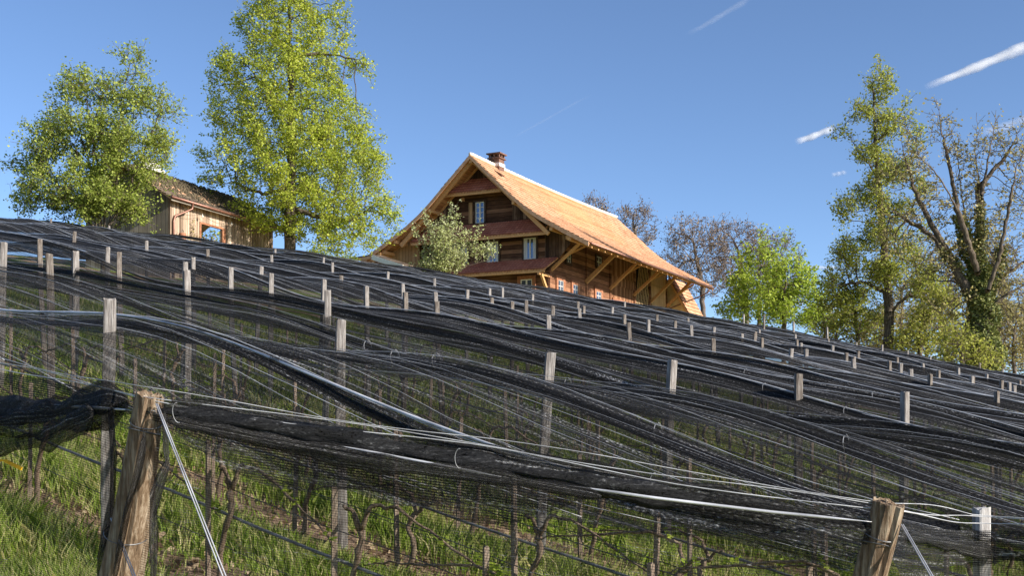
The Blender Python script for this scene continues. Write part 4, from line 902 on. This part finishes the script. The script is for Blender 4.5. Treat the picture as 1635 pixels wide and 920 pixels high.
# pent roofs across the front
def pent(xa, xb, zlow, out, rise, xta, xtb):
    y0 = FY-out; prof_top = (FY-.06, zlow+rise); e = MB()
    n_ = max(3, round(math.hypot(out, rise)/.26)); nw = int((xb-xa)/.2)*3; V = []; Fc = []; UVs = []; b = 0
    for k in range(n_):
        rows = []
        for (tt, lf) in ((k/n_, 0.), ((k+1)/n_, .035), ((k+1)/n_, -.02)):
            a0 = xta+(xa-xta)*tt; a1 = xtb+(xb-xtb)*tt; W = np.linspace(a0, a1, nw+1); hump = np.where(np.arange(nw+1) % 3 == 0, -.01, .01)
            rows.append(np.stack([W, 0*W+FY-.06+(y0-FY+.06)*tt-lf*.3, zlow+rise*(1-tt)+.06+lf+hump], -1)); UVs.append(np.stack([W, 0*W+k+(.001 if lf == 0. else .999)], -1))
        V += rows; I = np.arange(nw)
        for a in (0, 1): o_ = b+a*(nw+1); Fc.append(np.stack([o_+I, o_+nw+1+I, o_+nw+1+I+1, o_+I+1], -1))
        b += 3*(nw+1)
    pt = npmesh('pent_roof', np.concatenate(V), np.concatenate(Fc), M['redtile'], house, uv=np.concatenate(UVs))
    m = MB(); m.add([(xa, y0+.02, zlow+.03), (xb, y0+.02, zlow+.03), (xtb, FY-.06, zlow+rise+.03), (xta, FY-.06, zlow+rise+.03), (xa, y0+.02, zlow-.04), (xb, y0+.02, zlow-.04), (xtb, FY-.06, zlow+rise-.04), (xta, FY-.06, zlow+rise-.04)],
                    [(0,1,2,3),(7,6,5,4),(0,4,5,1),(1,5,6,2),(2,6,7,3),(3,7,4,0)])
    m.build('pent_boarding', M['soffit'], pt)
    m = MB(); m.box((xa+.02, y0+.03, zlow-.15), (xb-.02, y0+.13, zlow-.042)); k = xa+.3
    while k < xb-.1: m.beam((k, y0+.05, zlow-.06), (k, FY-.07, zlow+rise-.12), .09, .09); k += .75
    m.build('pent_beam', M['beam'], pt); return pt
xa, zl = fpt(707, 311, FY-.95); xb, _ = fpt(799, 303, FY-.95); zl = (zl+fpt(797, 302, FY-.95)[1])/2
xta, zt_ = fpt(731, 290, FY-.1); xtb, z2 = fpt(781, 285, FY-.1); pent(xa, xb, zl, .95, (zt_+z2)/2-zl, xta, xtb)
xa, zl = fpt(655, 388, FY-1.15); xb, z2 = fpt(871, 370, FY-1.15); zl = (zl+z2)/2
xta, zt_ = fpt(683, 368, FY-.1); xtb, z3 = fpt(850, 350, FY-.1); pent(xa, xb, zl, 1.15, (zt_+z3)/2-zl, xta, xtb)
xa, zl = fpt(715, 442, FY-1.2); xb, z2 = fpt(869, 428, FY-1.2); zl = (zl+z2)/2
xta, zt_ = fpt(720, 425, FY-.1); xtb, z3 = fpt(889, 412, FY-.1); pent(-4.3, xb, zl, 1.2, (zt_+z3)/2-zl, -4.3, WXr+.6)
m = MB(); m.beam((WXr+.02, FY-1.05, zl-.2), (WXr+.02, FY-.02, zl-1.35), .13, .15); m.beam((WXr-.02, FY-1.3, zl-.22), (WXr-.02, FY+.05, zl-.22), .14, .14); m.build('pent_brace', M['beam'], house)
# windows
def window(u0, v0, u1, v1, plane, rows, cas='casing_dark', curtain=False, sw=.11, shutter=False):
    front = plane == 'f'
    if front: (a0, z1), (a1, z0) = fpt(u0, v0, FY), fpt(u1, v1, FY)
    else: (a0, z1), (a1, z0) = spt(u0, v0, WXr), spt(u1, v1, WXr)
    def bx(m, p0, p1, q0, q1, n0, n1):      # n = outward distance
        if front: m.box((p0, FY-n1, q0), (p1, FY-n0, q1))
        else: m.box((WXr+n0, p0, q0), (WXr+n1, p1, q1))
    m = MB(); k = sw
    bx(m, a0-k, a0, z0-k, z1+k, -.02, .09); bx(m, a1, a1+k, z0-k, z1+k, -.02, .09); bx(m, a0+.002, a1-.002, z1, z1+k, -.02, .088); bx(m, a0-k*.6, a1+k*.6, z0-k, z0-.002, .09, .13); bx(m, a0+.002, a1-.002, z0-k, z0, -.02, .088)
    wo = m.build('window', M[cas], house); m = MB(); f_ = .055 if front else .03; h_ = .045 if front else .02
    bx(m, a0, a0+f_, z0, z1, .004, .06); bx(m, a1-f_, a1, z0, z1, .004, .06); bx(m, a0+f_, a1-f_, z0, z0+f_, .004, .06); bx(m, a0+f_, a1-f_, z1-f_, z1, .004, .06)
    c = (a0+a1)/2; bx(m, c-h_, c+h_, z0+f_, z1-f_, .004, .062)
    for r_ in range(1, rows):
        z = z0+(z1-z0)*r_/rows; bx(m, a0+f_, c-h_, z-.018, z+.018, .006, .05); bx(m, c+h_, a1-f_, z-.018, z+.018, .006, .05)
    m.build('window_frame', M['white'], wo)
    m = MB(); bx(m, a0+.01, a1-.01, z0+.01, z1-.01, .003, .022); m.build('pane', M['glass'], wo)
    if curtain:
        m = MB(); bx(m, a0+f_, c-.05-.12, z0+f_, z1-f_, .0225, .028); bx(m, c+.05+.12, a1-f_, z0+f_, z1-f_, .0225, .028); m.build('curtain', M['curtain'], wo)
window(760, 323.5, 774, 356, 'f', 4); window(778, 387, 796.5, 418.5, 'f', 1, curtain=True); window(837, 381, 856.6, 413.6, 'f', 1, curtain=True); window(832, 447, 850.5, 472, 'f', 2, 'casing', sw=.2); window(735, 392, 747, 420, 'f', 1, curtain=True)
window(889.5, 447, 898, 476, 's', 3, 'casing', sw=.24); window(913.5, 454, 921.5, 479, 's', 3, 'casing', sw=.24); window(950.5, 465, 958.5, 487, 's', 3, 'casing', sw=.24)
window(903, 405, 910, 421, 's', 2, 'casing_dark'); window(951, 409, 959, 428, 's', 2, 'casing_dark'); window(979, 481, 992, 497, 's', 2, 'casing', sw=.2)
m = MB(); x_, z_ = fpt(755.5, 340, FY); m.box((x_-.25, FY-.08, z_-.62), (x_-.02, FY-.04, z_+.6)); m.build('shutter', M['new_board'], house)
m = MB(); x_, z_ = fpt(740, 319, FY); m.box((x_-.12, FY-.12, z_-.1), (x_+.1, FY-.01, z_+.1)); m.build('vent_box', M['verge'], house)
# eave braces
for (ub, vb, ut, vt, w_, oth) in ((879, 432, 923, 385, .15, (906, 403, 932, 389)), (935, 451, 977, 407, .22, None), (973, 462, 1012, 421, .17, (996, 437, 1001, 416)), (1011, 472, 1048, 435, .17, (1035, 450, 1060, 438)), (1038, 483, 1075, 444, .17, None), (1063, 491, 1102, 452, .19, (1086, 466, 1092, 448))):
    y, zb1 = spt(ub, vb, WXr); xt = 5.9; zt1 = roofz(5.9)-.44
    br = MB(); br.beam((WXr+.02, y, zb1), (xt, y+.05, zt1), w_, w_); bo = br.build('eave_brace', M['beam'], house)
    if oth:
        ss = MB(); ss.beam((WXr+1.0, y+.02, zb1+(zt1-zb1)*.57), (xt-.05, y+1.0, zt1), .11, .11); ss.build('strut', M['beam'], bo)
# chimney
ch = MB(); zc = PROF[0][1]; cy_ = 3.25
ch.box((-.33, cy_-.33, zc-.5), (.33, cy_+.33, zc+.42)); co_ = ch.build('chimney', M['brick'], house)
m = MB(); m.box((-.37, cy_-.37, zc-.05), (.37, cy_+.37, zc+.16)); m.build('flashing', M['stone'], co_)
m = MB(); m.box((-.42, cy_-.42, zc+.42), (.42, cy_+.42, zc+.48))
for ax in (-.3, 0, .3):
    for ay in (-.3, 0, .3):
        if ax or ay: m.box((ax-.05, cy_+ay-.05, zc+.48), (ax+.05, cy_+ay+.05, zc+.68))
m.box((-.46, cy_-.46, zc+.68), (.46, cy_+.46, zc+.75)); m.build('chimney_cap', M['brick'], co_)
# light boarded wall at the left and the side annexe roofs
m = MB(); m.prism([(-6.6, 1.0), (-WXr, 1.0), (-WXr, roofz(WXr)-.3), (-6.6, roofz(6.6)-.2)], 'y', 1.3, 1.42); m.build('left_boarding', M['new_board'], house)
# far end lean-to with steep tiled verge
m = MB(); xw, z_w = fpt(1072, 446, 21.6); xe, z_e = fpt(1106, 502, 21.6)
m.prism([(WXr, -.6), (xe+.1, -.6), (xe-.1, z_e), (WXr+.35, z_w-.1), (WXr, z_w-.1)], 'y', 21.2, 24); m.build('lean_to_wall', M['cream'], house)
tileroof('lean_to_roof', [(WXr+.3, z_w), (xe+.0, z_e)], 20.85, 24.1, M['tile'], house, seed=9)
m = MB(); m.prism([(WXr+.25, z_w-.02), (xe-.05, z_e-.02), (xe-.17, z_e-.12), (WXr+.15, z_w-.12)], 'y', 20.87, 24.08); m.build('lean_to_boarding', M['beam'], house)

# small porch roof left of the farmhouse
ax, ay = px(560, 420, 69).x, 70.5
po = empty('porch', (px(600, 420, 68).x, 68.5, g(px(600, 420, 68).x, 68.5)), HA); tag(po, 'low tiled porch roof with white fascia at the left foot of the farmhouse', 'porch')
zb = po.location.z; c0 = px(594, 411, 68.5); c1 = px(643, 427, 67); c2 = px(553, 417, 70)
def loc(p): q = Matrix.Rotation(-HA, 3, 'Z') @ (Vector(p)-Vector(po.location)); return q
L0, L1, L2 = loc(c0), loc(c1), loc(c2)
m = MB(); m.beam(L0, L1, .08, .26); m.build('fascia', M['white'], po)
m = MB(); m.beam(L0, L2, .10, .16); m.build('verge_board', M['verge'], po)
up = Vector((0, 0, .16)); bk = Vector((-.3, 1.6, .16)); m = MB()
m.add([L0+up, L1+up, L1+up+bk, L0+up+bk, L2+up, L2+up+bk]+[L0+up*.4, L1+up*.4, L1+bk+up*.4, L0+bk+up*.4, L2+up*.4, L2+bk+up*.4], [(0,1,2,3),(4,0,3,5),(6,9,8,7),(10,11,9,6),(0,6,7,1),(4,10,6,0),(1,7,8,2)])
m.build('porch_roof', M['oldtile'], po)
m = MB()
for Lp in (L0, L1, L2): m.box((Lp.x-.07, Lp.y+.1, -.2), (Lp.x+.07, Lp.y+.24, Lp.z))
m.build('post', M['beam'], po); m = MB(); m.box((L0.x-.5, L0.y+1.2, -.2), (L1.x, L0.y+1.3, L1.z)); m.build('back_wall', M['dark_board'], po)

# ------------------------------------------------------------------ shed
SA = -R(22.4); sx0, sy0 = -14.3, 50.0; zg = g(sx0, sy0)
shed = empty('shed', (sx0, sy0, zg), SA); tag(shed, 'small board-clad shed with mossy old tiled roof between hazel and linden', 'shed')
e2 = (math.cos(SA), math.sin(SA)); e1 = (-math.sin(SA), math.cos(SA)); EZ = 9.93+CZ-zg; SL = 8.4; GW = 4.4
def sh(u, v, x=0.):
    r = (u-817.5)/F; y = (r*(sy0+e2[1]*x)-sx0-e2[0]*x)/(e1[0]-r*e1[1]); return y, (700-v)/F*(sy0+e2[1]*x+e1[1]*y)+CZ-zg
EZw = EZ+.12
y0w, zt = sh(320, 363); y1w, zb1 = sh(354, 385); zt = sh(337, 362)[1]
m = MB()   # right hand long wall with a real window opening
m.box((-.08, .3, -.3), (0, y0w, EZw)); m.box((-.08, y1w, -.3), (0, SL-.5, EZw)); m.box((-.08, y0w, zt), (0, y1w, EZw)); m.box((-.08, y0w, -.3), (0, y1w, zt-.95))
y = .32
while y < SL-.55:
    if not (y0w-.05 < y < y1w+.05): m.box((.0, y-.025, -.3), (.028, y+.025, EZw-.01))
    y += .23
m.build('front_wall', M['shedwall'], shed)
m = MB(); m.prism([(-GW, -.3), (-.08, -.3), (-.08, EZw+.05), (-GW/2, EZw+1.37), (-GW, EZw+.05)], 'y', .3, .38); m.box((-GW, .38, -.3), (-GW+.08, SL-.5, EZw)); m.build('gable_wall', M['shedgrey'], shed)
m = MB(); m.prism([(-GW, -.3), (-.08, -.3), (-.08, zt-1.), (-GW, zt-1.)], 'y', SL-.6, SL-.5); m.build('rear_wall', M['shedgrey'], shed)
m = MB(); m.box((-.02, y0w-.08, zt-1.03), (.05, y0w, zt+.08)); m.box((-.02, y1w, zt-1.03), (.05, y1w+.22, zt+.08)); m.box((-.02, y0w, zt), (.05, y1w, zt+.08)); m.box((-.02, y0w, zt-1.03), (.05, y1w, zt-.95)); wnd = m.build('window_frame', M['casing'], shed)
RZ = EZ+1.62
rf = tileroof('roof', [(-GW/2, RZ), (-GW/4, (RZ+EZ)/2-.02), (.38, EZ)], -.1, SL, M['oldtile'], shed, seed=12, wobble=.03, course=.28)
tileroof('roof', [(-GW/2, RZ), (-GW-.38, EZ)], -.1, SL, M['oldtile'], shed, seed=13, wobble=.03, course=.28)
m = MB(); m.prism([(-GW/2, RZ-.03), (.36, EZ-.03), (.36, EZ-.12), (-GW/2, RZ-.12), (-GW-.36, EZ-.12), (-GW-.36, EZ-.03)], 'y', -.08, SL-.02); m.build('roof_boarding', M['verge'], rf)
m = MB(); m.box((.37, -.1, EZ-.16), (.40, SL, EZ-.02)); m.build('fascia', M['shedgrey'], rf)
m = MB(); m.tube([(.46, -.15, EZ-.03), (.46, SL+.2, EZ-.08)], .06, 8); gut = m.build('gutter', M['copper'], rf, True)
m = MB(); yy = sh(272, 330)[0]; yd = yy+.0; m.tube([(.46, yd+.9, EZ-.05), (.46, yd+.85, EZ-.3), (.3, yd+.55, EZ-.48), (.08, yd+.2, EZ-.68), (.08, yd+.12, EZ-.9), (.08, yd+.12, -.2)], .045, 8); m.build('downpipe', M['copper'], rf, True)
m = MB(); rr = random.Random(4)
for k in range(2400):   # moss cushions and slipped tiles along the ridge and over the roof
    t0 = rr.random()**1.6; x = -GW/2+t0*(GW/2+.3); y = rr.uniform(0, SL-.1); z = RZ+(EZ-RZ)*t0+.05
    if rr.random() < .35+.65*(math.sin(y*1.3)*math.sin(t0*5+y)*.5+.5):
        s = rr.uniform(.03, .1); m.add([(x-s, y-s*.8, z-.05), (x+s, y-s, z-.1), (x+s*.8, y+s, z-.1), (x-s, y+s, z-.05), (x+rr.uniform(-.3, .3)*s, y, z+s*.6)], [(0,1,4),(1,2,4),(2,3,4),(3,0,4)])
M['moss'] = simple('roof_moss', (.05,.04,.022), (.15,.115,.07), 7, .95); m.build('moss', M['moss'], rf)
yk = 1.6; m = MB()
for k in range(6): a = .75-.09*k; m.box((-GW/2-a*.6, yk-a, RZ-.05+k*.09), (-GW/2+a*.6, yk+a, RZ+.02+k*.09))
m.build('slab_cap', M['stone'], rf)
# string of small lamps and vines on the shed wall
m = MB(); pts = []
for k in range(60):
    y = .8+k*.11; pts.append((.3, y, EZ-.34-.22*abs(math.sin(y*1.5))))
ls = empty('light_string', (0, 0, 0)); ls.location = shed.location; ls.rotation_euler = shed.rotation_euler
tag(ls, 'thin string with small unlit lamps hung under the shed eave', 'light string'); m.tube(pts, .008, 4); m.build('cable', M['wire'], ls)
t = NT('lamp_bulb_glass'); t.set((.75, .68, .55), .2, .5); M['bulb'] = t.m
for y in (2.1, 4.2, 6.3, 7.4):
    m = MB(); z = EZ-.34-.22*abs(math.sin(y*1.5)); m.tube([(.3, y, z), (.3, y, z-.04), (.3, y, z-.09), (.3, y, z-.14), (.3, y, z-.17)], [.012, .016, .04, .04, .012], 8); m.build('bulb', M['bulb'], ls, True)
rng = np.random.default_rng(4)
cl = empty('climbing_plant', (sx0, sy0, zg), SA); tag(cl, 'dry climbing twigs with pale leaves on the sunny shed wall', 'plant'); m = MB(); LP = []
r = random.Random(8)
for k in range(26):
    y = r.choice([1.5, 2.4, 3.0, 6.2, 6.9, 7.5])+r.uniform(-.3, .3); z = .1; p = Vector((.05, y, z)); pts = [p.copy()]
    while p.z < r.uniform(EZw*.45, EZw*.95) and len(pts) < 24: p = p+Vector((0, r.uniform(-.13, .13), .13)); p.x = .04+r.uniform(0, .05); pts.append(p.copy()); LP.append(p.copy())
    m.tube(pts, .009, 4)
m.build('twig', M['bark'], cl); LP = np.array([tuple(p) for p in LP]); LP = np.repeat(LP, 2, 0)+rng.normal(0, .06, (len(LP)*2, 3))*np.array([.3, 1, 1])+np.array([.05, 0, 0])
LV, LF = leafcloud(LP, .07, rng); npmesh('leaves', LV, LF, M['l_olive'], cl)
m = MB(); yb = sh(285, 372)[0]; pot = empty('hanging_basket', (0, 0, 0)); pot.location = shed.location; pot.rotation_euler = shed.rotation_euler
zz = sh(275, 377)[1]; m.tube([(.3, .75, zz-.2), (.3, .75, zz-.12), (.3, .75, zz+.1), (.3, .75, zz+.14)], [.11, .13, .16, .15], 12); m.build('basket', M['casing'], pot, True); m = MB(); m.tube([(.3, .75-.15, zz+.13), (.3, .75, zz+.3), (.3, .75+.15, zz+.13)], .01, 5); m.build('handle', M['wire'], pot)
tag(pot, 'brown basket hanging beside the downpipe at the shed corner', 'basket')

# ------------------------------------------------------------------ contrails
t = NT('contrail_vapour'); co = t.coord((1, 1, 1), 'UV'); sp = t.n('SeparateXYZ'); t.l(co, sp.inputs[0])
n_ = t.noise(.02, t.coord((.5, 1, 1)), 8, .7); v_ = t.math('SUBTRACT', 1., t.math('MULTIPLY', t.math('ABSOLUTE', t.math('SUBTRACT', sp.outputs[1], .5)), 2.)); 
endf = t.math('MULTIPLY', t.math('MULTIPLY', sp.outputs[0], 4., clamp=True), t.math('MULTIPLY', t.math('SUBTRACT', 1., sp.outputs[0]), 5., clamp=True))
oi = t.n('ObjectInfo'); dn = t.math('MULTIPLY', t.math('MULTIPLY', t.math('ADD', t.math('SUBTRACT', n_, .5), t.math('MULTIPLY', v_, .75)), 1.5, clamp=True), endf, clamp=True)
sepc = t.n('SeparateColor'); t.l(oi.outputs['Color'], sepc.inputs[0]); al = t.math('MULTIPLY', dn, sepc.outputs[0])
tl = t.n('BsdfTranslucent'); tl.inputs[0].default_value = (.95, .95, .97, 1); df = t.n('BsdfDiffuse'); df.inputs[0].default_value = (.95, .95, .97, 1)
mx = t.n('MixShader'); mx.inputs[0].default_value = .5; t.l(df.outputs[0], mx.inputs[1]); t.l(tl.outputs[0], mx.inputs[2]); tp = t.n('BsdfTransparent')
m2 = t.n('MixShader'); t.l(al, m2.inputs[0]); t.l(tp.outputs[0], m2.inputs[1]); t.l(mx.outputs[0], m2.inputs[2]); t.l(m2.outputs[0], t.out.inputs[0]); M['trail'] = t.m
def contrail(label, u0, v0, u1, v1, w0, w1, dens, Y=7000):
    a = px(u0, v0, Y); b = px(u1, v1, Y*1.0); n = 60; k = 9; V = []; UV = []
    d = (b-a).normalized(); s = d.cross(Vector((0, 1, 0))).normalized(); dp = Vector((0, 1, 0)); rg = np.random.default_rng(int(u0)); wob = np.cumsum(rg.normal(0, .04, n+1))
    for i in range(n+1):
        t_ = i/n; c = a.lerp(b, t_); w_ = (w0+(w1-w0)*t_)/F*Y*(1+.1*math.sin(i*.31))
        for j in range(k+1):
            an = math.pi*j/k; V.append(c-s*math.cos(an)*w_*1.0+dp*-math.sin(an)*w_*.8+s*wob[i]*w_*.6); UV.append((t_, j/k))
    V = np.array([tuple(v) for v in V]); I = np.arange((n+1)*(k+1)).reshape(n+1, k+1); Fq = np.stack([I[:-1, :-1], I[:-1, 1:], I[1:, 1:], I[1:, :-1]], -1).reshape(-1, 4)
    c0 = V.mean(0); o = npmesh('contrail', V-c0, Fq, M['trail'], None, True, np.array(UV)); o.location = c0; o.color = (dens, 0, 0, 1)
    tag(o, label, 'contrail', kind='structure'); o.visible_shadow = True
contrail('broad white contrail at the top right edge', 1474, 141, 1665, 66, 5.5, 11, 1.)
contrail('short white contrail piece left of the tall tree', 1268, 228, 1335, 204, 5.5, 6, .9)
contrail('tiny white contrail wisp left of the tall tree trunk', 1326, 280, 1352, 276, 4, 4, .35)
contrail('thin faint contrail at the top middle', 1095, 56, 1205, -6, 4, 6, .13)
contrail('very thin faint contrail above the chimney', 815, 222, 945, 150, 2, 2, .06)
contrail('flat white cloud streak low beside the bright green tree', 1275, 427, 1345, 429, 4, 3, .5)
contrail('faint cloud wisp behind the ivy oak limbs', 1560, 215, 1650, 190, 8, 9, .3)
